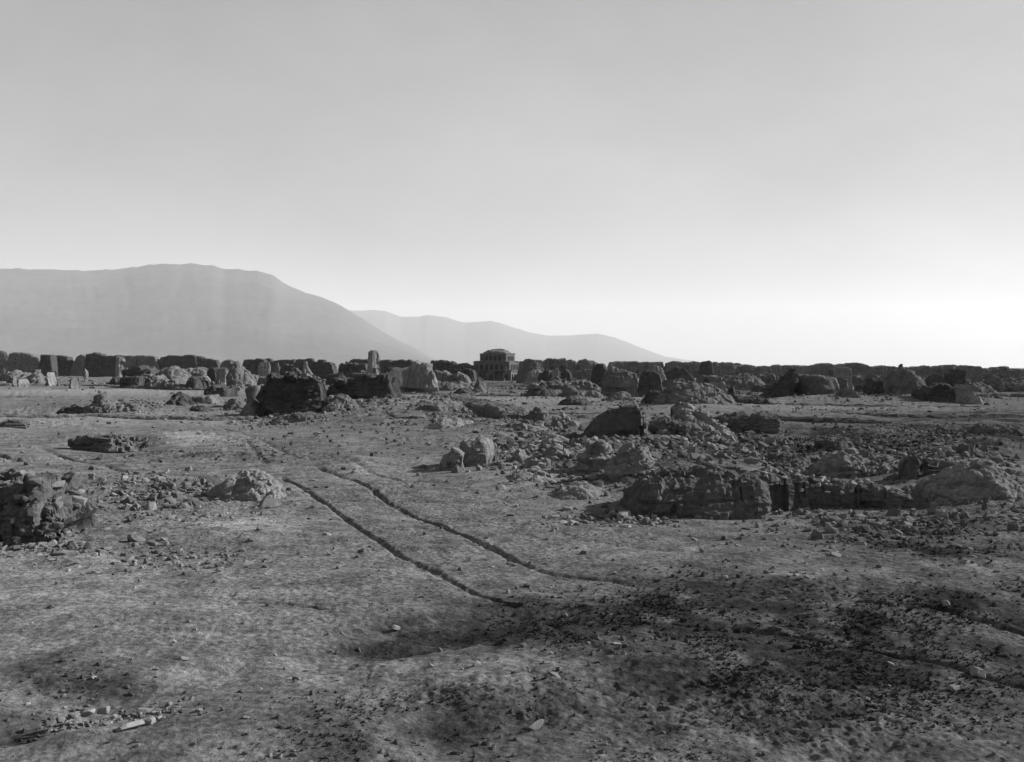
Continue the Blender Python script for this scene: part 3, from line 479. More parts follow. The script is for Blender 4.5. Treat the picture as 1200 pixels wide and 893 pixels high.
# ---- far walls of the ruined city
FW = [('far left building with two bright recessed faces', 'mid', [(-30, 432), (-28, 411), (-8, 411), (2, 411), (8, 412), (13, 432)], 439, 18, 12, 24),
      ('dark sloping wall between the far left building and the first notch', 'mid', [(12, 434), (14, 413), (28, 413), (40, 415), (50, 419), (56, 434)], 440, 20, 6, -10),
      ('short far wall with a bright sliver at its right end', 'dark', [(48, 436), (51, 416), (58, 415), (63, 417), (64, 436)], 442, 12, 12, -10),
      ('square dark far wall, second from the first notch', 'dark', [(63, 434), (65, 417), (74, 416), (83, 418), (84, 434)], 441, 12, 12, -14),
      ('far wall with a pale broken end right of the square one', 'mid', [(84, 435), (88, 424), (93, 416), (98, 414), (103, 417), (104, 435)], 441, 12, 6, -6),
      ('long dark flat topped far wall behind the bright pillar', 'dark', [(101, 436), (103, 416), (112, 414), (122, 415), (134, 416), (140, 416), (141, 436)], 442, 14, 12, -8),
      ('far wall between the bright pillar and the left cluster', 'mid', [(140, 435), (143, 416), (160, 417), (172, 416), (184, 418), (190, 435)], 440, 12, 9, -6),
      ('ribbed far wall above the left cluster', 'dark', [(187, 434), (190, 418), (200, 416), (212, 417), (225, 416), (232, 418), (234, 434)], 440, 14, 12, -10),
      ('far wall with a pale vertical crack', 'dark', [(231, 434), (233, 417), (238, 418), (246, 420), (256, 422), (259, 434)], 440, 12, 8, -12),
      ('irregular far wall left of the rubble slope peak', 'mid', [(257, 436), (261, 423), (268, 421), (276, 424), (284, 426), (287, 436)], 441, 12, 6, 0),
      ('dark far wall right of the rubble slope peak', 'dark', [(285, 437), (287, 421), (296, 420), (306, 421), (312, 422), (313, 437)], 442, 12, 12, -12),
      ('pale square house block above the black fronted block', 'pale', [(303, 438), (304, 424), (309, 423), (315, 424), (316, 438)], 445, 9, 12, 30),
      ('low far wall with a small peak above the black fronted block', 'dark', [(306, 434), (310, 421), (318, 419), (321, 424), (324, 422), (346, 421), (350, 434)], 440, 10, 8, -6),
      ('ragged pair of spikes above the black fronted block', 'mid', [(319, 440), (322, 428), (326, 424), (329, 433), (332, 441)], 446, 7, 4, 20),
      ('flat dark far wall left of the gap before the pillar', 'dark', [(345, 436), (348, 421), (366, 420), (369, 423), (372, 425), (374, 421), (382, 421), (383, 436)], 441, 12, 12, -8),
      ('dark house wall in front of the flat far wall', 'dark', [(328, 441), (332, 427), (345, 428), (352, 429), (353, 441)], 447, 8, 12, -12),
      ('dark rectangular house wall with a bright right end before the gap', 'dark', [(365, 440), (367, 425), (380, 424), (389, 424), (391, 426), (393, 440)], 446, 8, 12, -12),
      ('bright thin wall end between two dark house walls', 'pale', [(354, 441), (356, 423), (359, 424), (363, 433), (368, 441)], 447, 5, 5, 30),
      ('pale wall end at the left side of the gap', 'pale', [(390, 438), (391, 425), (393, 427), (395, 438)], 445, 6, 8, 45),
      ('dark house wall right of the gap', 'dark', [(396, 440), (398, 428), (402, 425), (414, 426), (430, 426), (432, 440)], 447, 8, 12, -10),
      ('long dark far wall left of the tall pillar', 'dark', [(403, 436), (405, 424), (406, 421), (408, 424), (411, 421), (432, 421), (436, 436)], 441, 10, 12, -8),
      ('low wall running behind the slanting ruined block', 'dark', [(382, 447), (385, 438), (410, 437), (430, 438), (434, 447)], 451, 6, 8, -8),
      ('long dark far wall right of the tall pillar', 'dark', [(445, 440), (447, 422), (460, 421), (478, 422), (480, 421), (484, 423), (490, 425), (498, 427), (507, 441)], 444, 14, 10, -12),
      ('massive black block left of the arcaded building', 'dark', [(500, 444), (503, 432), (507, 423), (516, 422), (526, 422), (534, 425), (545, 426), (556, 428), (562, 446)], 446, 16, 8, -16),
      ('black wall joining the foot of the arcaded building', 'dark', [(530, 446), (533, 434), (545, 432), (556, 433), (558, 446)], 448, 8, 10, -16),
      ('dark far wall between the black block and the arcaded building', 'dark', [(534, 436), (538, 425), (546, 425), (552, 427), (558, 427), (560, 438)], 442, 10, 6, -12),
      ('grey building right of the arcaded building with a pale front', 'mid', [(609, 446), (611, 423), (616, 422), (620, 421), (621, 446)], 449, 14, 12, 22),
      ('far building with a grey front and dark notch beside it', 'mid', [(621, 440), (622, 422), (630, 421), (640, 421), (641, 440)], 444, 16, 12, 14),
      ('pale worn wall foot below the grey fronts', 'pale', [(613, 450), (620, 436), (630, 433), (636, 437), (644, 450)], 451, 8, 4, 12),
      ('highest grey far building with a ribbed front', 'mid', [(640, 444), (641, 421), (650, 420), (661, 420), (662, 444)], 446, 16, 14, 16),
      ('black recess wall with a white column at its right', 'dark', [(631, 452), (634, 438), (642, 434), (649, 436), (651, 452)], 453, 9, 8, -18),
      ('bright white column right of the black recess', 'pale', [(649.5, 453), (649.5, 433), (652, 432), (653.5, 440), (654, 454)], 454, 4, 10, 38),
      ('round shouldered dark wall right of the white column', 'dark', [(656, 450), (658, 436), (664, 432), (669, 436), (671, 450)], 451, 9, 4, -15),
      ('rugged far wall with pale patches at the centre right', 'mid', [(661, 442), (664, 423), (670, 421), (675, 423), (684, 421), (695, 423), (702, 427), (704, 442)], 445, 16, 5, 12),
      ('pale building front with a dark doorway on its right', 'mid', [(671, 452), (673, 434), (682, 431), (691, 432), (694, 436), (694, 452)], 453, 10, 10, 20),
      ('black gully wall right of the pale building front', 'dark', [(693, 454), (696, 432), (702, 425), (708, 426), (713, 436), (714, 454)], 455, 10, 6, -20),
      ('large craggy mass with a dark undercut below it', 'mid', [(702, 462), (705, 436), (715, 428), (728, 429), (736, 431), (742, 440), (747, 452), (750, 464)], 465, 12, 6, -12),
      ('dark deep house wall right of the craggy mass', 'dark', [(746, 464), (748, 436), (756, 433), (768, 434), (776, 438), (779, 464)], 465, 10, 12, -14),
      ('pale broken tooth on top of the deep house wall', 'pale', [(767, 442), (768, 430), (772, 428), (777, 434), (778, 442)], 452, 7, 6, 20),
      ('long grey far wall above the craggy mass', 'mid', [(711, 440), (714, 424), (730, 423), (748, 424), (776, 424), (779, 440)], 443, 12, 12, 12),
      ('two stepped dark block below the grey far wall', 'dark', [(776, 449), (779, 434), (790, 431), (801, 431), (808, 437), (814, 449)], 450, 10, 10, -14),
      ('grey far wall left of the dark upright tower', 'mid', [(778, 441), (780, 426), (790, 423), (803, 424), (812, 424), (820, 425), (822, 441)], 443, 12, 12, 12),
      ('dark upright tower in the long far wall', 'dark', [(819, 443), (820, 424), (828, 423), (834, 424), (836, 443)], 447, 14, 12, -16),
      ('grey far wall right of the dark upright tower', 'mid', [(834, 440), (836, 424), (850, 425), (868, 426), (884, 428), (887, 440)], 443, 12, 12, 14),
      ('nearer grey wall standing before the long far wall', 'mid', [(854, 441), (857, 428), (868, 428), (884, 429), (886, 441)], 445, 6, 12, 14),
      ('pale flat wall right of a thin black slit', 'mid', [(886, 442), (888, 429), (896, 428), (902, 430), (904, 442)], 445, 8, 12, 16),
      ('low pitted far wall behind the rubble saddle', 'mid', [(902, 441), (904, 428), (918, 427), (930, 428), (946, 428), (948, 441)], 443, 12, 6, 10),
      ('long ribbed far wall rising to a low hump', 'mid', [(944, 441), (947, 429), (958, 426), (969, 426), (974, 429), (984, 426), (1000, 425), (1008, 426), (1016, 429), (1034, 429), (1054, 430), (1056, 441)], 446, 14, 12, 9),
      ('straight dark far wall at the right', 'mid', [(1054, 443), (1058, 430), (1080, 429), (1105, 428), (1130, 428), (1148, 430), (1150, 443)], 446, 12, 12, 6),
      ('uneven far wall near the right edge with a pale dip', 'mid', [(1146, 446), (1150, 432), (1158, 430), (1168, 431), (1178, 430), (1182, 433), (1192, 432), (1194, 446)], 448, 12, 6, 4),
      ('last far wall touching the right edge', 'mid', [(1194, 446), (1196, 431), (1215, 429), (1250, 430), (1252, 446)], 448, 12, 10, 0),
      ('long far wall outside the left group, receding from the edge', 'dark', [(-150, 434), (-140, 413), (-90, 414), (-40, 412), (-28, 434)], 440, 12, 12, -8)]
for lb, m_, pts, b, T, q_, yw in FW:
    T = max(T * .45, 3.5); yw = yw * .55; e_ = .9 if q_ > 5 else 0; pts = [(p[0] + (-e_ if k < 1 else e_ if k == len(pts) - 1 else 0), p[1]) for k, p in enumerate(pts)]
    R('city_wall' if 'wall' in lb else 'ruined_building', 'wall' if 'wall' in lb else 'ruined building', lb, pts, b, T, q=q_, m=m_, yaw=yw, rough=.38, res_k=.85, notch=.55, lump=0)
# ---- middle distance, centre and right
K = [('rubble_mound', 'great rubble slope of a collapsed building right of the centre', 'mid', [(757, 478), (768, 464), (782, 454), (796, 449), (812, 449), (826, 451), (838, 454), (848, 464), (860, 472), (878, 479)], 480, 9, 2.2, 0, .9),
     ('rubble_mound', 'dark lower flank at the left of the great rubble slope', 'dark', [(752, 474), (758, 462), (768, 458), (780, 462), (788, 476)], 478, 5, 3, 0, .9),
     ('ruined_wall', 'bright upright slab near the top of the great rubble slope', 'pale', [(836, 461), (838, 449), (841, 447), (844, 452), (845, 462)], 464, 4, 6, 30, .6),
     ('ruined_wall', 'small dark vaulted block right of the bright upright slab', 'dark', [(846, 462), (849, 452), (858, 450), (864, 453), (867, 463)], 464, 6, 6, -12, .6),
     ('rubble_mound', 'low stony rise between the vaulted block and the slab sided block', 'mid', [(838, 455), (850, 445), (866, 439), (880, 440), (892, 447), (906, 457)], 458, 14, 2.2, 0, 1.2),
     ('rubble_mound', 'black ragged slope at the left of the slab sided block', 'dark', [(884, 468), (895, 459), (908, 452), (920, 444), (929, 436), (932, 430), (938, 430), (941, 468)], 469, 8, 3.2, -12, 1.2),
     ('ruined_wall', 'low dark broken walls at the foot of the black ragged slope', 'dark', [(852, 473), (862, 465), (880, 464), (895, 466), (906, 474)], 475, 4, 5, 0, .9),
     ('ruined_building', 'slab sided grey block with a vertical crack, largest on the right', 'mid', [(934, 468), (935, 444), (938, 440), (950, 438), (962, 439), (970, 441), (974, 468)], 469, 7, 14, 13, 0),
     ('ruined_wall', 'dark set back wall right of the slab sided block', 'dark', [(970, 466), (972, 446), (978, 441), (982, 444), (983, 466)], 467, 5, 8, -20, 0),
     ('ruined_wall', 'leaning bright fin of wall next to the slab sided block', 'pale', [(981, 464), (981, 444), (984, 440), (986, 450), (988, 465)], 466, 3, 6, 35, 0),
     ('ruined_wall', 'thin tall bright fin pointing up behind the leaning one', 'pale', [(985, 456), (986, 431), (988, 430), (990, 442), (991, 457)], 460, 3, 6, 35, 0),
     ('rubble_mound', 'fan of rubble spilling right from the bright fins', 'mid', [(978, 470), (984, 460), (991, 454), (1000, 462), (1014, 471)], 472, 6, 2, 10, .7),
     ('ruined_wall', 'low house walls with dark openings right of the rubble fan', 'dark', [(1006, 468), (1010, 452), (1020, 446), (1034, 445), (1038, 448), (1040, 468)], 469, 7, 8, -14, .8),
     ('ruined_wall', 'pale jagged wall end beside the low house walls', 'pale', [(1035, 468), (1036, 443), (1038, 441), (1041, 452), (1043, 468)], 469.5, 3, 6, 30, .6),
     ('rubble_mound', 'steep rubble hill topped by a round knob at the right', 'mid', [(1036, 470), (1044, 450), (1050, 436), (1056, 431), (1064, 434), (1071, 443), (1079, 455), (1086, 469)], 471, 9, 2.8, 6, 1.1),
     ('ruined_tower', 'round knob of wall crowning the steep rubble hill', 'dark', [(1052, 440), (1052.5, 427), (1055, 425), (1059, 425.5), (1061, 430), (1062, 440)], 463, 1.6, 5, 0, 0),
     ('ruined_building', 'ruined house with a black doorway at the foot of the rubble hill', 'dark', [(1070, 473), (1074, 457), (1084, 452), (1098, 450), (1110, 451), (1117, 454), (1119, 473)], 474, 6, 9, -10, .7),
     ('rubble_mound', 'bright crumbled wall end right of the black doorway', 'pale', [(1114, 473), (1117, 455), (1124, 450), (1130, 458), (1136, 466), (1146, 474)], 475, 5, 3, 20, .7),
     ('ruined_building', 'dark square walled house behind the black doorway', 'dark', [(1086, 456), (1088, 441), (1103, 440), (1104, 437), (1118, 436), (1127, 433), (1130, 456)], 459, 10, 12, -10, 0),
     ('rubble_mound', 'low ruins with pale tops near the right edge', 'mid', [(1148, 459), (1154, 445), (1166, 442), (1180, 444), (1192, 446), (1206, 446), (1230, 460)], 461, 12, 3, 8, 1.6),
     ('rubble_mound', 'low dark heap below the white column', 'dark', [(612, 464), (620, 457), (630, 452), (638, 450), (645, 456), (652, 464)], 465, 8, 2.4, 0, 1.2),
     ('rubble_mound', 'scattered rubble spread between the white column and the craggy mass', 'mid', [(650, 463), (662, 455), (680, 456), (694, 458), (712, 465)], 466, 9, 2.2, 0, 1.2),
     ('ruined_wall', 'small pale post standing in the scattered rubble', 'pale', [(669.5, 462), (670, 453), (672.5, 452), (674, 462)], 463, 2.5, 8, 35, 0),
     ('rubble_mound', 'small cone of debris in front of the arcaded building', 'mid', [(552, 458), (558, 449), (563, 441), (567, 447), (572, 458)], 460, 6, 2.2, 0, .9),
     ('rubble_mound', 'low ridge of debris left of the small cone', 'mid', [(498, 455), (510, 449), (525, 448), (540, 447), (556, 456)], 458, 10, 2.2, 0, 1.2),
     ('rubble_mound', 'dark ragged debris bank in front of the low ridge', 'dark', [(532, 460), (540, 454), (548, 455), (558, 461)], 462, 5, 3, 0, .9),
     ('rubble_mound', 'flat islet of dark ruin alone on the bare field in the centre', 'dark', [(655, 475), (663, 468), (668, 465), (676, 468), (686, 468), (694, 475)], 476, 4, 3, 0, .7),
     ('rubble_mound', 'pale lumpy hummock at the foot of the craggy mass', 'mid', [(709, 468), (718, 463), (728, 460), (736, 462), (742, 468)], 469, 5, 2.4, 0, .8),
     ('ruined_wall', 'long sunken dark wall on the field right of the tall brick heap', 'dark', [(842, 502, 489), (860, 504, 487), (885, 506, 487), (905, 507, 487), (912, 507, 492)], None, 2, 6, 0, .6),
     ('rubble_mound', 'dark bushy bank cut by the right edge', 'dark', [(1138, 512), (1148, 502), (1162, 498), (1180, 500), (1200, 502), (1230, 512)], 517, 5, 2.6, 0, .6)]
K += [('rubble_mound', 'strip of fallen clods along the foot of the black fronted block', 'mid', [(318, 490), (334, 485), (352, 483), (372, 485), (388, 491)], 494, 2.5, 2, 0, .5),
      ('rubble_mound', 'earth shoulder banked against the left end of the black fronted block', 'mid', [(280, 486), (290, 474), (300, 466), (308, 472), (312, 488)], 489, 5, 2, 0, .7),
      ('rubble_mound', 'stony crest joining the big trapezoid wall to the tall crumbling heap', 'mid', [(744, 520), (756, 512), (776, 508), (800, 512), (826, 524)], 530, 2.5, 2, 0, .3),
('rubble_mound', 'low crumbling spread of clods in the hollow right of the thick wall stump', 'mid', [(586, 566), (606, 556), (630, 552), (655, 556), (672, 570)], 572, 3.0, 2, 0, .3),
      ('rubble_mound', 'flat broken hump touching the foot of the pale layered lump', 'mid', [(642, 582), (660, 570), (684, 566), (704, 572), (722, 586)], 588, 2.6, 2, 0, .3),
      ('rubble_mound', 'long pale ridge of clods running up towards the big trapezoid wall', 'mid', [(606, 530), (630, 518), (650, 512), (668, 518), (680, 530)], 532, 5, 2, 0, .5),
      ('rubble_mound', 'stony hump in front of the tall crumbling brick heap', 'mid', [(776, 536), (796, 526), (820, 522), (850, 526), (872, 538)], 540, 5, 2, 0, .5),
      ('rubble_mound', 'stony hump above the right end of the slanting ruined block', 'mid', [(470, 482), (490, 472), (515, 470), (540, 478), (556, 490)], 492, 7, 2, 0, .8),
      ('rubble_mound', 'cloddy hump under the oblique low wall', 'mid', [(498, 500), (520, 490), (548, 494), (572, 504)], 507, 5, 2, 0, .6),
      ('ruined_wall', 'dim grey wall filling the gap left of the great rubble slope', 'mid', [(712, 452), (714, 438), (730, 436), (744, 437), (750, 452)], 455, 5, 7, 0, 0),
      ('ruined_wall', 'low grey wall behind the vaulted block', 'mid', [(816, 452), (820, 440), (840, 441), (860, 440), (884, 442), (888, 452)], 453, 5, 8, 8, 0),
      ('ruined_wall', 'broken grey wall between the low rise and the black ragged slope', 'mid', [(886, 452), (892, 441), (906, 438), (920, 439), (926, 452)], 453, 5, 6, 8, 1.2),
      ('ruined_wall', 'low broken wall between the bright fins and the rubble hill', 'mid', [(988, 455), (994, 444), (1008, 441), (1022, 442), (1036, 440), (1040, 455)], 457, 5, 6, 0, 1.2),
      ('ruined_wall', 'grey ruin front between the rubble hill and the square walled house', 'mid', [(1066, 454), (1070, 443), (1080, 442), (1088, 444), (1090, 454)], 456, 5, 7, 8, 1.0),
      ('rubble_mound', 'dim low rubble between the square walled house and the right edge ruins', 'mid', [(1124, 458), (1134, 449), (1146, 448), (1158, 452), (1164, 460)], 461, 6, 2.4, 0, 1.0),
      ('ruined_wall', 'low grey wall base linking the grey fronts with the black gully', 'mid', [(620, 456), (626, 446), (650, 447), (680, 446), (700, 448), (704, 458)], 458, 5, 5, 6, 1.2)]
for nm, lb, m_, pts, b, T, q_, yw, lp in K:
    R(nm, 'ruined building' if nm == 'ruined_building' else 'ruin', lb, pts, b, T, q=q_, m=m_, yaw=yw, lump=lp, rough=.8, batter=.08)
# ---- low earth banks dividing the old fields
BK = [('long earth bank across the left field below the far left ruins', [(-60, 452, 449.5), (60, 452, 449.8), (100, 452.5, 450), (150, 455, 452), (200, 457, 454), (246, 458, 455.5)], 1),
      ('second thin earth bank across the left field', [(-60, 467, 464.3), (40, 467, 464.5), (100, 467, 465), (150, 467, 465.5)], 1),
      ('nearest earth bank crossing the left plain', [(-60, 490, 484), (40, 489.5, 485), (100, 489, 485), (180, 491, 487), (250, 492, 488), (300, 491, 488)], 1),
      ('faint bank left of the islet ruin', [(466, 462, 460), (540, 463.5, 461.5), (620, 464.5, 462.5)], .8),
      ('bank just beyond the big trapezoid wall', [(628, 486, 483), (665, 486, 483), (700, 487, 484), (735, 488, 485)], .8),
      ('bank at the foot of the slab sided block', [(920, 475, 472.5), (980, 475, 473), (1060, 477, 475), (1150, 478, 476)], .8),
      ('long dark bank running to the right edge', [(975, 485, 482.5), (1020, 488, 484.5), (1060, 490, 486), (1110, 491, 487.5), (1240, 493, 489.5)], 1.2),
      ('short dark bank ending left of the long dark bank', [(902, 492, 488), (950, 494, 489), (1000, 496, 490.5), (1045, 498, 494)], 1.2),
      ('hooked bank lying below the short dark bank', [(1006, 509, 503), (1025, 507, 502), (1045, 502, 497), (1060, 499, 496)], 1.2),
      ('black bank at the right edge above the weedy ground', [(1136, 489, 485.5), (1170, 489, 485.8), (1240, 490, 486)], 1),
      ('low broken bank in front of the dark bushy bank', [(1100, 507, 500), (1130, 506, 499), (1160, 510, 504)], 1.3),
      ('low bank at the foot of the right edge ruins', [(1150, 465, 461), (1185, 465, 461.5), (1240, 466, 462)], 1)]
for lb, pts, k in BK:
    R('field_bank', 'earth bank', lb, pts, None, 1.6 * k, q=2.6, m='dark' if 'dark' in lb or 'black' in lb else 'mid', rough=.5, strata=0, lump=.35, notch=.5, group='low earth banks between the old fields')
print('ruin tris', BUDGET[0])

R('field_bank', 'earth bank', 'short black bank overhanging the pit on the left plain', [(94, 526, 517), (104, 527, 512), (125, 528, 511), (150, 527, 512), (164, 525, 515), (168, 524, 519)], None, 1.1, q=4, m='dark', rough=1.1, lump=.3, strata=0, notch=.8)
R('field_bank', 'earth bank', 'small dark bank at the far left above the pit', [(4, 501, 496), (18, 503, 493), (32, 502, 497)], None, 1.6, q=3, m='dark', rough=1, lump=.4, strata=0)
rc = random.Random(21)
for i in range(44):
    left = i >= 32; a = rc.uniform(150, 520) if left else 612 + (i + rc.random()) * 19; b = rc.uniform(446, 451) if left else rc.uniform(448, 463); ww = rc.uniform(12, 34); hh = rc.uniform(7, 19) * (1 if b < 458 else .75)
    prof = [rc.uniform(.55, 1) for _ in range(4)]
    pts = [(a, b - 1), (a + ww * .08, b - hh * prof[0]), (a + ww * .35, b - hh * prof[1]), (a + ww * .6, b - hh * prof[2]), (a + ww * .92, b - hh * prof[3] * .8), (a + ww, b - 1)]
    R('ruined_wall', 'ruin', 'weathered ruin crowded between taller ones ' + ('behind the left plain' if left else 'right of the arcaded building'), pts, b, rc.uniform(3, 7), q=rc.choice([8, 12, 14]), m=rc.choice(['mid', 'dark', 'mid']), yaw=rc.uniform(-14, 14), rough=.6, notch=1.2, seed=1500 + i, group='weathered ruins ' + ('of the left middle distance' if left else 'of the right middle distance'))
for i in range(22):
    a = rnd.choice([rnd.uniform(0, 300), rnd.uniform(300, 520), rnd.uniform(610, 1200)]); b = rnd.uniform(446, 456); hh = rnd.uniform(8, 17); ww = rnd.uniform(1.6, 4)
    R('ruined_wall', 'ruin', 'thin broken wall end standing upright among the distant ruins', [(a, b - 1), (a + ww * .15, b - hh), (a + ww * .5, b - hh * rnd.uniform(.9, 1.1)), (a + ww * .8, b - hh * .6), (a + ww, b - 1)], b, rnd.uniform(1.5, 4), q=7, m=rnd.choice(['mid', 'pale', 'mid']), yaw=rnd.uniform(-20, 45), rough=.8, seed=900 + i, group='thin wall ends among the distant ruins')
print('ruin tris', BUDGET[0])
# ------------------------------------------------------------------ arcaded building
def arch_mesh(name, w_, h_, ow, oh, th):
    n = 9; r = ow / 2; sp = max(oh - r, .05)
    inner = [(-r, 0)] + [(-r * math.cos(a), sp + r * math.sin(a)) for a in np.linspace(0, math.pi, n)] + [(r, 0)]
    outer = [(-w_ / 2, 0)]
    for (ix, iz) in inner[1:-1]:
        t = max(abs(ix) / (w_ / 2), (iz - sp * .5) / (h_ - sp * .5)); outer.append((ix / t, sp * .5 + (iz - sp * .5) / t))
    outer.append((w_ / 2, 0)); k = len(inner); V = []; Fc = []
    for y in (-th / 2, th / 2):
        V += [(x, y, z) for x, z in inner] + [(x, y, z) for x, z in outer]
    for i in range(k - 1):
        Fc += [(i, i + 1, k + i + 1, k + i), (2 * k + i + 1, 2 * k + i, 3 * k + i, 3 * k + i + 1), (i + 1, i, 2 * k + i, 2 * k + i + 1), (k + i, k + i + 1, 3 * k + i + 1, 3 * k + i)]
    V = np.array(V); V[:, 1] += .05 * vnoise(V[:, 0] * 2, V[:, 2] * 2, s=3) ; V[:, 2] += np.where(V[:, 2] > h_ * .9, .10 * vnoise(V[:, 0] * 2.3, V[:, 1] * 2, s=5), 0)
    return mesh_np(name, V, Fc, False)
def slab_mesh(name, a, b, z0, z1, seed, am=.12, n=22):
    u = np.linspace(-1, 1, n); V = []; Fc = []
    ring = [(x, -1) for x in u] + [(1, y) for y in u[1:]] + [(x, 1) for x in u[::-1][1:]] + [(-1, y) for y in u[::-1][1:-1]]
    ring = np.array(ring); k = len(ring); lv = [(z0, 1.0), ((z0 + z1) / 2, 1.015), (z1, .99), (z1 + .05, .6), (z1 + .08, .02)]
    for z, s in lv:
        for x, y in ring: V.append((x * a / 2 * s, y * b / 2 * s, z))
    V = np.array(V); V += am * np.stack([fbm3(V[:, 0] * .8, V[:, 1] * .8, V[:, 2] * 1.5, 3, seed + i) for i in range(3)], -1)
    for j in range(len(lv) - 1):
        for i in range(k): Fc.append((j * k + i, j * k + (i + 1) % k, (j + 1) * k + (i + 1) % k, (j + 1) * k + i))
    return mesh_np(name, V, Fc, False)
th_ = math.radians(18); ccx, ccy = (597 - 600) / F * 340, 340.0; a2 = 11.8
ctr = (ccx + (-math.cos(th_) + math.sin(th_)) * a2 / 2, ccy + (math.sin(th_) + math.cos(th_)) * a2 / 2)
rot = link('arcaded_building', None, None, (ctr[0], ctr[1], 0), label='square arcaded building with arched niches and a low dome, rising above the far walls', category='building')
rot.rotation_euler = (0, 0, -th_)
def tier(a, z0, z1, nf, ow, oh, core, mesh_side=None, broken=()):
    h_ = z1 - z0; wf = a / nf
    af = arch_mesh('arch', wf, h_, ow * wf, oh * h_, .9); am = mesh_side or af
    for side in range(4):
        gone = broken if side == 0 else ()
        n = nf if mesh_side is None or side in (0, 2) else mesh_side[1]
        me = af if mesh_side is None or side in (0, 2) else mesh_side[0]
        for i in range(n):
            if i in gone: continue
            t = -a / 2 + (i + .5) * a / n; o = bpy.data.objects.new('arch', me); C.objects.link(o); o.parent = rot
            if not me.materials: me.materials.append(M_rot)
            ang_ = side * math.pi / 2
            lx, ly = t, -a / 2 + .45
            o.location = (lx * math.cos(ang_) - ly * math.sin(ang_), lx * math.sin(ang_) + ly * math.cos(ang_), z0); o.rotation_euler = (0, 0, ang_)
    link('core', slab_mesh('core', a - core, a - core, z0 - .2, z1 - .05, 5), M_rot, parent=rot)
    link('ledge', slab_mesh('ledge', a + .3, a + .3, z1, z1 + .26, 9, .3), M_rot, parent=rot)
tier(13.2, -.6, 3.0, 5, .62, .72, 3.4, broken=(1, 3))
tier(11.8, 3.25, 5.8, 7, .62, .72, 3.0, (arch_mesh('arch', 11.8 / 8, 2.55, 1.0, 1.95, .9), 8))
tier(8.7, 6.1, 8.25, 6, .66, .75, 2.6)
u_, v_ = np.meshgrid(np.linspace(0, 2 * math.pi, 40, endpoint=False), np.linspace(0, math.pi / 2, 12), indexing='ij')
sq = 4.35 / np.maximum(np.abs(np.cos(u_)), np.abs(np.sin(u_))) ** .5
dx_, dy_, dz_ = sq * np.cos(v_) ** .8 * np.cos(u_), sq * np.cos(v_) ** .8 * np.sin(u_), 8.3 + 1.5 * np.sin(v_)
dn = fbm3(dx_ * .7, dy_ * .7, dz_, 4, 77); dz_ = dz_ + .9 * dn * np.sin(v_)
link('dome', mesh_np('dome', np.stack([dx_, dy_, dz_], -1).reshape(-1, 3), grid_faces(40, 12, True), False), M_rot, parent=rot)

# ------------------------------------------------------------------ loose clods and weeds: countless small stuff
def scatter(name, N, dens, smin, smax, variants, m, tones, seed, flat=.7, cap=.30, q0=8, q1=960, pw=.8, mult=7):
    K_ = N * mult; r = np.random.default_rng(seed); P = r.uniform(-160, 1360, K_); Q = HZ + q0 + (q1 - HZ - q0) * r.random(K_) ** pw
    d = F * CZ / (Q - HZ); x = (P - 600) / F * d; y = d
    keep = r.random(K_) < dens(P, Q, x, y); x, y, d = x[keep][:N], y[keep][:N], d[keep][:N]; n = len(x)
    print(name, n); size = smin + (smax - smin) * r.random(n) ** 3.2; size = np.clip(size * d / F, .008, cap) * .5
    z = Hfull(x, y); vi = r.integers(0, len(variants), n); Vs = []; Fs = []; Ts = []; off = 0
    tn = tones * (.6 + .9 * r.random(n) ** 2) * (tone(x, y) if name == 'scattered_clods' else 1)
    for k, (V0, F0) in enumerate(variants):
        ix = np.where(vi == k)[0]; a = r.uniform(0, 6.283, len(ix)); c, s = np.cos(a)[:, None], np.sin(a)[:, None]; st = r.uniform(.7, 1.6, (len(ix), 1))
        X0, Y0, Z0 = V0[:, 0][None] * st, V0[:, 1][None], V0[:, 2][None] * r.uniform(.6, 1.2, (len(ix), 1))
        sz = size[ix][:, None]
        V = np.stack([(X0 * c - Y0 * s) * sz + x[ix][:, None], (X0 * s + Y0 * c) * sz + y[ix][:, None], Z0 * sz + z[ix][:, None] + sz * .25 * flat], -1)
        nv = V0.shape[0]; Vs.append(V.reshape(-1, 3)); Fs.append((F0[None] + (np.arange(len(ix)) * nv)[:, None, None] + off).reshape(-1, 3)); Ts.append(np.repeat(tn[ix], nv)); off += len(ix) * nv
    return link(name, mesh_np(name, np.concatenate(Vs), np.concatenate(Fs), False, np.concatenate(Ts)), m, kind='stuff')
RB = [(430, 487, 90, 14), (520, 486, 90, 16), (640, 548, 80, 26), (740, 610, 60, 9), (760, 540, 90, 40), (905, 592, 60, 14), (1000, 555, 90, 20), (1130, 570, 70, 30), (180, 580, 110, 28), (60, 645, 60, 10), (220, 660, 70, 14), (330, 490, 60, 6), (980, 535, 120, 20), (820, 520, 60, 22), (150, 482, 70, 6), (900, 470, 300, 12), (130, 840, 70, 14), (1080, 630, 130, 20)]
def dens_r(P, Q, x, y):
    v = .02 + .20 * np.clip(rightness(x, y) + .1, 0, 1)
    for px, py, rx, ry in RB: v = v + .75 * gs(P, Q, px, py, rx, ry)
    return np.clip(v * (.35 + 1.6 * np.clip(fbm2(x / 1.3, y / 1.9, 3, 91) + .35, 0, 1)), 0, 1)
def turned(V, Fc, seed):
    r = np.random.default_rng(seed); a, b = r.uniform(-.9, .9, 2); ca, sa, cb, sb = math.cos(a), math.sin(a), math.cos(b), math.sin(b)
    return V @ np.array([[1, 0, 0], [0, ca, -sa], [0, sa, ca]]) @ np.array([[cb, 0, sb], [0, 1, 0], [-sb, 0, cb]]), Fc
CL = [turned(*rock_mesh(80 + i, 1, 1.1), 300 + i) for i in range(14)]
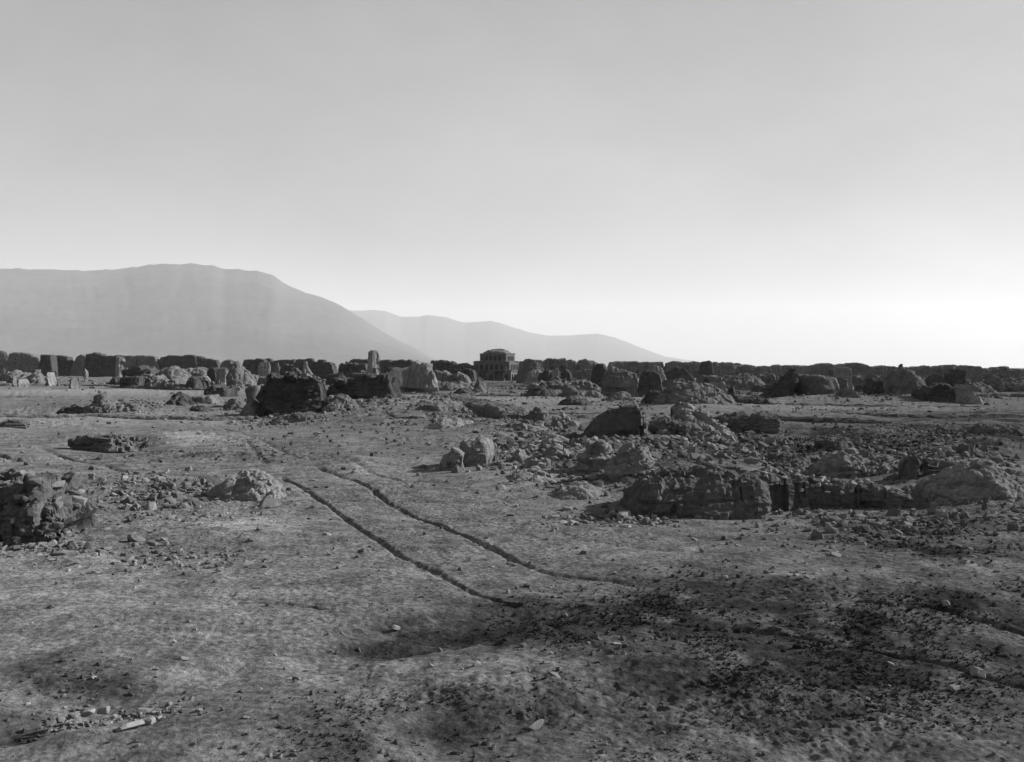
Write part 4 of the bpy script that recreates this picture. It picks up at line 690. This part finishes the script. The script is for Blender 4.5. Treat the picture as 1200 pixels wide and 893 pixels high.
scatter('scattered_clods', 20000, dens_r, 1.2, 9.5, CL, M_clod, 1.0, 3)
RM = [(690, 460, 60, 5), (640, 457, 40, 5), (530, 454, 50, 5), (800, 472, 80, 8), (870, 458, 50, 8), (990, 466, 50, 5), (1060, 466, 60, 8), (1140, 470, 30, 5), (910, 466, 40, 5), (200, 451, 80, 6), (270, 452, 40, 8), (50, 446, 50, 5), (160, 482, 60, 6),
    (270, 480, 40, 6), (420, 482, 70, 9), (520, 482, 80, 12), (640, 505, 60, 8), (600, 495, 50, 8), (840, 505, 60, 12), (1180, 456, 50, 6), (750, 470, 40, 6), (1100, 512, 80, 10), (340, 491, 50, 5), (980, 520, 80, 10)]
def dens_m(P, Q, x, y):
    v = .02 + 0 * P
    for px, py, rx, ry in RM: v = v + .8 * gs(P, Q, px, py, rx, ry)
    return np.clip(v * (.3 + 1.8 * np.clip(fbm2(x / 6, y / 9, 3, 95) + .3, 0, 1)), 0, 1)
RZ = [(640, 548, 55, 16, 1), (600, 535, 30, 10, .8), (700, 560, 40, 14, 1), (790, 552, 90, 12, .9), (800, 520, 60, 18, 1), (860, 525, 50, 12, .7), (740, 528, 60, 12, .8), (735, 607, 50, 8, .8), (890, 592, 45, 10, .7), (990, 548, 80, 10, .8), (960, 535, 60, 8, .6), (1130, 565, 60, 22, .7), (640, 508, 50, 10, .6),
    (420, 484, 60, 8, .6), (520, 486, 60, 12, .6), (50, 645, 60, 6, .7), (1060, 615, 120, 14, .45), (180, 588, 80, 20, .3), (340, 491, 50, 4, .8), (700, 520, 60, 14, .6), (30, 630, 70, 14, .5)]
def dens_z(P, Q, x, y):
    v = 0 * P
    for px, py, rx, ry, a in RZ: v = np.maximum(v, a * gs(P, Q, px, py, rx, ry))
    return np.clip(v * (.25 + 1.9 * np.clip(fbm2(x / 1.6, y / 2.2, 3, 97) + .35, 0, 1)), 0, 1)
scatter('brick_rubble', 6500, dens_z, 2.2, 19, CL, M_clod, .98, 27, .5, .6, 30, 680, .9)
scatter('fallen_blocks', 6500, dens_m, 1.4, 7.5, CL, M_clod, .95, 17, .7, 1.1, 8, 530, 1.0)
def dens_w(P, Q, x, y):
    return np.clip(np.clip(rightness(x, y) + .12, 0, 1) * np.clip(fbm2(x / .9, y / 1.2, 3, 101) * 2.4 + .3, 0, 1), 0, 1) * (Q > 480)
def tuft(seed):
    r = np.random.default_rng(seed); V = []; Fc = []
    for i in range(14):
        a = r.uniform(0, 6.28); h_ = r.uniform(.5, 1.1); l = r.uniform(.3, 1.1); b = r.uniform(.0, .35); w_ = .17
        bx, by = b * math.cos(a), b * math.sin(a); V += [(bx - w_ * math.sin(a), by + w_ * math.cos(a), -.3), (bx + w_ * math.sin(a), by - w_ * math.cos(a), -.3), (bx + l * math.cos(a), by + l * math.sin(a), h_ - .3)]; Fc.append((3 * i, 3 * i + 1, 3 * i + 2))
    return np.array(V), np.array(Fc)
scatter('dry_weeds', 6500, dens_w, 3.0, 8.0, [tuft(i) for i in range(6)], M_weed, 1.0, 9, 1.2, mult=22)

# ------------------------------------------------------------------ single stones that one can point to
def at(px, py): x, y = W(px, py); return x, y
ONE = [(152, 864, 11, 1, 1.8, 'pale oblong brick at the front left of the corner stone scatter'), (172, 857, 8, 1, 1.6, 'pale brick behind the oblong one in the corner stone scatter'),
       (103, 833, 9, 1, 1.2, 'tallest pale stone at the back of the corner stone scatter'), (97, 826, 7, 0, 1, 'rounded stone touching the tallest pale stone'), (122, 832, 8, 1, 1.3, 'flat pale stone right of the tallest one'),
       (71, 842, 7, 0, 1, 'squarish stone at the left of the corner scatter'), (84, 836, 6, 0, 1, 'stone lying in the curve of the tallest pale stone'), (60, 846, 6, 0, 1.1, 'low stone at the far left end of the corner scatter'),
       (168, 841, 8, 1, 1.3, 'wide pale stone at the right of the corner scatter'), (198, 834, 6, 0, 1.2, 'small stone with a black shadow right of the corner scatter'), (142, 838, 6, 0, 1, 'dark sided stone in the middle of the corner scatter'), (186, 852, 5, 1, 1.2, 'little pale stone next to two bricks in the corner scatter'),
       (113, 851, 5, 0, 1, 'little grey stone in front of the flat pale stone'), (110, 792, 4, 1, 1.5, 'lone white flake on the bare ground above the corner scatter'), (347, 802, 6, 0, 1.1, 'rounded stone on the weedy rise right of the corner scatter'),
       (216, 775, 5, 1, 1.8, 'thin white splinter on the low rise at left'), (557, 661, 8, 1, 1.8, 'broad pale stone between the two cart ruts'), (575, 670, 5, 1, 1, 'white stone right of the broad pale one between the ruts'),
       (441, 693, 6, 0, 1.6, 'flat stone with a dark shadow left of the near rut'), (464, 737, 5, 1, 1.4, 'pale stone on the bare slope below the near rut'), (504, 693, 4, 1, 1.8, 'thin pale stone close to the near rut'),
       (626, 858, 8, 1, 1.7, 'pale stone alone at the bottom centre'), (652, 812, 7, 1, 1.6, 'pale brick fragment right of the faint furrow'), (640, 792, 6, 0, 1.2, 'grey stone above the pale brick fragment'),
       (723, 771, 8, 1, 1.1, 'rounded pale boulder in the weedy ground right of the furrow'), (1145, 793, 8, 1, 2.2, 'bright oblong brick beside the far right rut'), (1043, 783, 6, 1, 1.4, 'pale angular stone below the far right rut'),
       (979, 665, 7, 1, 1.2, 'pale stone pair, the right one, above the bare patch at right'), (968, 661, 6, 0, 1.2, 'pale stone pair, the left one, above the bare patch at right'), (934, 689, 5, 1, 1.4, 'bright pebble left of the bare patch at right'), (946, 692, 5, 1, 1.2, 'bright pebble nearest the bare patch at right'),
       (874, 654, 5, 1, 1, 'square white stone at the edge of the yard'), (1140, 660, 5, 1, 1.5, 'thin bright stone far right on the bare ground'), (1108, 726, 6, 1, 1.8, 'long flat pale stone near the upper right rut'), (1118, 768, 5, 1, 1.5, 'small flat pale stone between the right ruts'),
       (1118, 810, 6, 1, 2, 'thin pale slab in the lower right weeds'), (158, 602, 8, 0, 1.2, 'upright clod near the middle of the left stone field'), (160, 636, 9, 0, 1.4, 'large peaked stone of the left slope'), (180, 640, 8, 0, 1.2, 'dark faced stone beside the peaked stone'), (192, 637, 7, 1, 1.1, 'pale stone touching the dark faced one'),
       (118, 570, 10, 0, 1.2, 'largest clod right of the lumpy brick heap'), (200, 595, 6, 0, 1.3, 'pale clod high on the left slope'), (118, 651, 6, 0, 1.4, 'stone beside the small smooth hummock'), (113, 674, 6, 1, 1.7, 'flat pale stone in front of the small smooth hummock'),
       (150, 658, 6, 0, 1.4, 'flat stone in front of the peaked stone'), (207, 662, 6, 0, 1.3, 'stone at the left of a small cluster on the left slope'), (227, 668, 7, 0, 1.5, 'stone at the middle of a small cluster on the left slope'), (240, 664, 5, 0, 1.2, 'stone at the right of a small cluster on the left slope'),
       (384, 632, 6, 1, 2, 'thin pale stone left of the near rut halfway up'), (383, 625, 5, 0, 1, 'small dark stone above the thin pale one'), (387, 655, 6, 0, 1.2, 'dark stone lying in the open left of the near rut'), (627, 629, 6, 0, 1.3, 'dark stone with a pale face right of the far rut'), (628, 585, 6, 0, 1, 'lone stone in the sunlit yard'),
       (671, 618, 9, 1, 1.6, 'bright block in front of the rubble in the yard'), (660, 616, 6, 1, 1.4, 'bright block left of the larger one in the yard'), (710, 622, 5, 1, 1.3, 'little pale stone right of the yard blocks'), (732, 609, 11, 1, 1.9, 'large bright slab in the yard rubble'),
       (712, 567, 9, 1, 1.6, 'bright slab at the foot of the craggy lump'), (945, 625, 7, 0, 1.4, 'grey stone below the long front wall'), (828, 600, 7, 1, 1.4, 'pale stone at the foot of the retaining wall'), (873, 586, 9, 1, 2, 'long pale block fallen at the corner of the two front walls'), (899, 588, 8, 1, 2, 'long pale block right of the corner of the two front walls'),
       (1007, 592, 7, 0, 1.3, 'upright stone at the right foot of the long front wall'), (1185, 607, 7, 0, 1.2, 'grey stone by the foot of the pale slope'), (1032, 843, 0.1, 0, 1, None), (335, 740, 0.1, 0, 1, None)]
for px, py, s, sh, st, lb in ONE:
    if not lb: continue
    x, y = at(px, py); stone(x, y, s * .5 * y / F * 1.75, 'stone', sh, stretch=st, label=lb, category='stone')
FIELDS = [('rubble clod lying in the heap at the front of the yard', 'clods of the yard rubble heap', (735, 608, 62, 8), 46, (4, 9), (0, 1)),
          ('small block lying in the spill below the long front wall', 'blocks spilled below the front wall', (890, 590, 55, 12), 36, (4, 8), (0, 1)),
          ('clod among the stone field between brick heap and mound', 'clods of the left stone field', (185, 580, 75, 26), 46, (4, 9), (0, 0)),
          ('loose clod on the slope right of the thick wall stump', 'clods right of the thick wall stump', (620, 552, 60, 22), 44, (4, 8), (0, 1)),
          ('small stone on the weedy ground at the right', 'stones on the weedy right ground', (990, 650, 190, 40), 36, (4, 7), (0, 1)),
          ('clod of the small stone scatter on the left slope', 'stones scattered on the left slope', (225, 655, 60, 18), 22, (4, 7), (0, 0)),
          ('clod fallen along the foot of the lumpy brick heap', 'clods along the foot of the brick heap', (65, 645, 55, 7), 22, (4, 8), (0, 0))]
for lb, gr, (px, py, rx, ry), n, (s0, s1), shs in FIELDS:
    for i in range(n):
        a = rnd.gauss(px, rx * .6), rnd.gauss(py, ry * .6); x, y = at(*a)
        stone(x, y, rnd.uniform(s0, s1) * .5 * y / F * 1.4, 'stone' if 'clod' not in lb else 'clod', rnd.choice(shs), stretch=rnd.uniform(.9, 1.5), label=lb, category='stone' if 'clod' not in lb else 'clod', group=gr)

# ------------------------------------------------------------------ haze
import bmesh
bm = bmesh.new(); bmesh.ops.create_cube(bm, size=1); me = bpy.data.meshes.new('haze'); bm.to_mesh(me); bm.free()
hz = bpy.data.materials.new('haze'); hz.use_nodes = True; n = hz.node_tree.nodes; n.clear()
pv = n.new('ShaderNodeVolumePrincipled'); pv.inputs['Color'].default_value = (.95, .95, .95, 1); pv.inputs['Density'].default_value = 2.9e-5; pv.inputs['Anisotropy'].default_value = .1
ho = n.new('ShaderNodeOutputMaterial'); hz.node_tree.links.new(pv.outputs[0], ho.inputs['Volume'])
o = link('haze', me, hz, (0, 0, 845), kind='stuff'); o.scale = (62000, 62000, 1710)
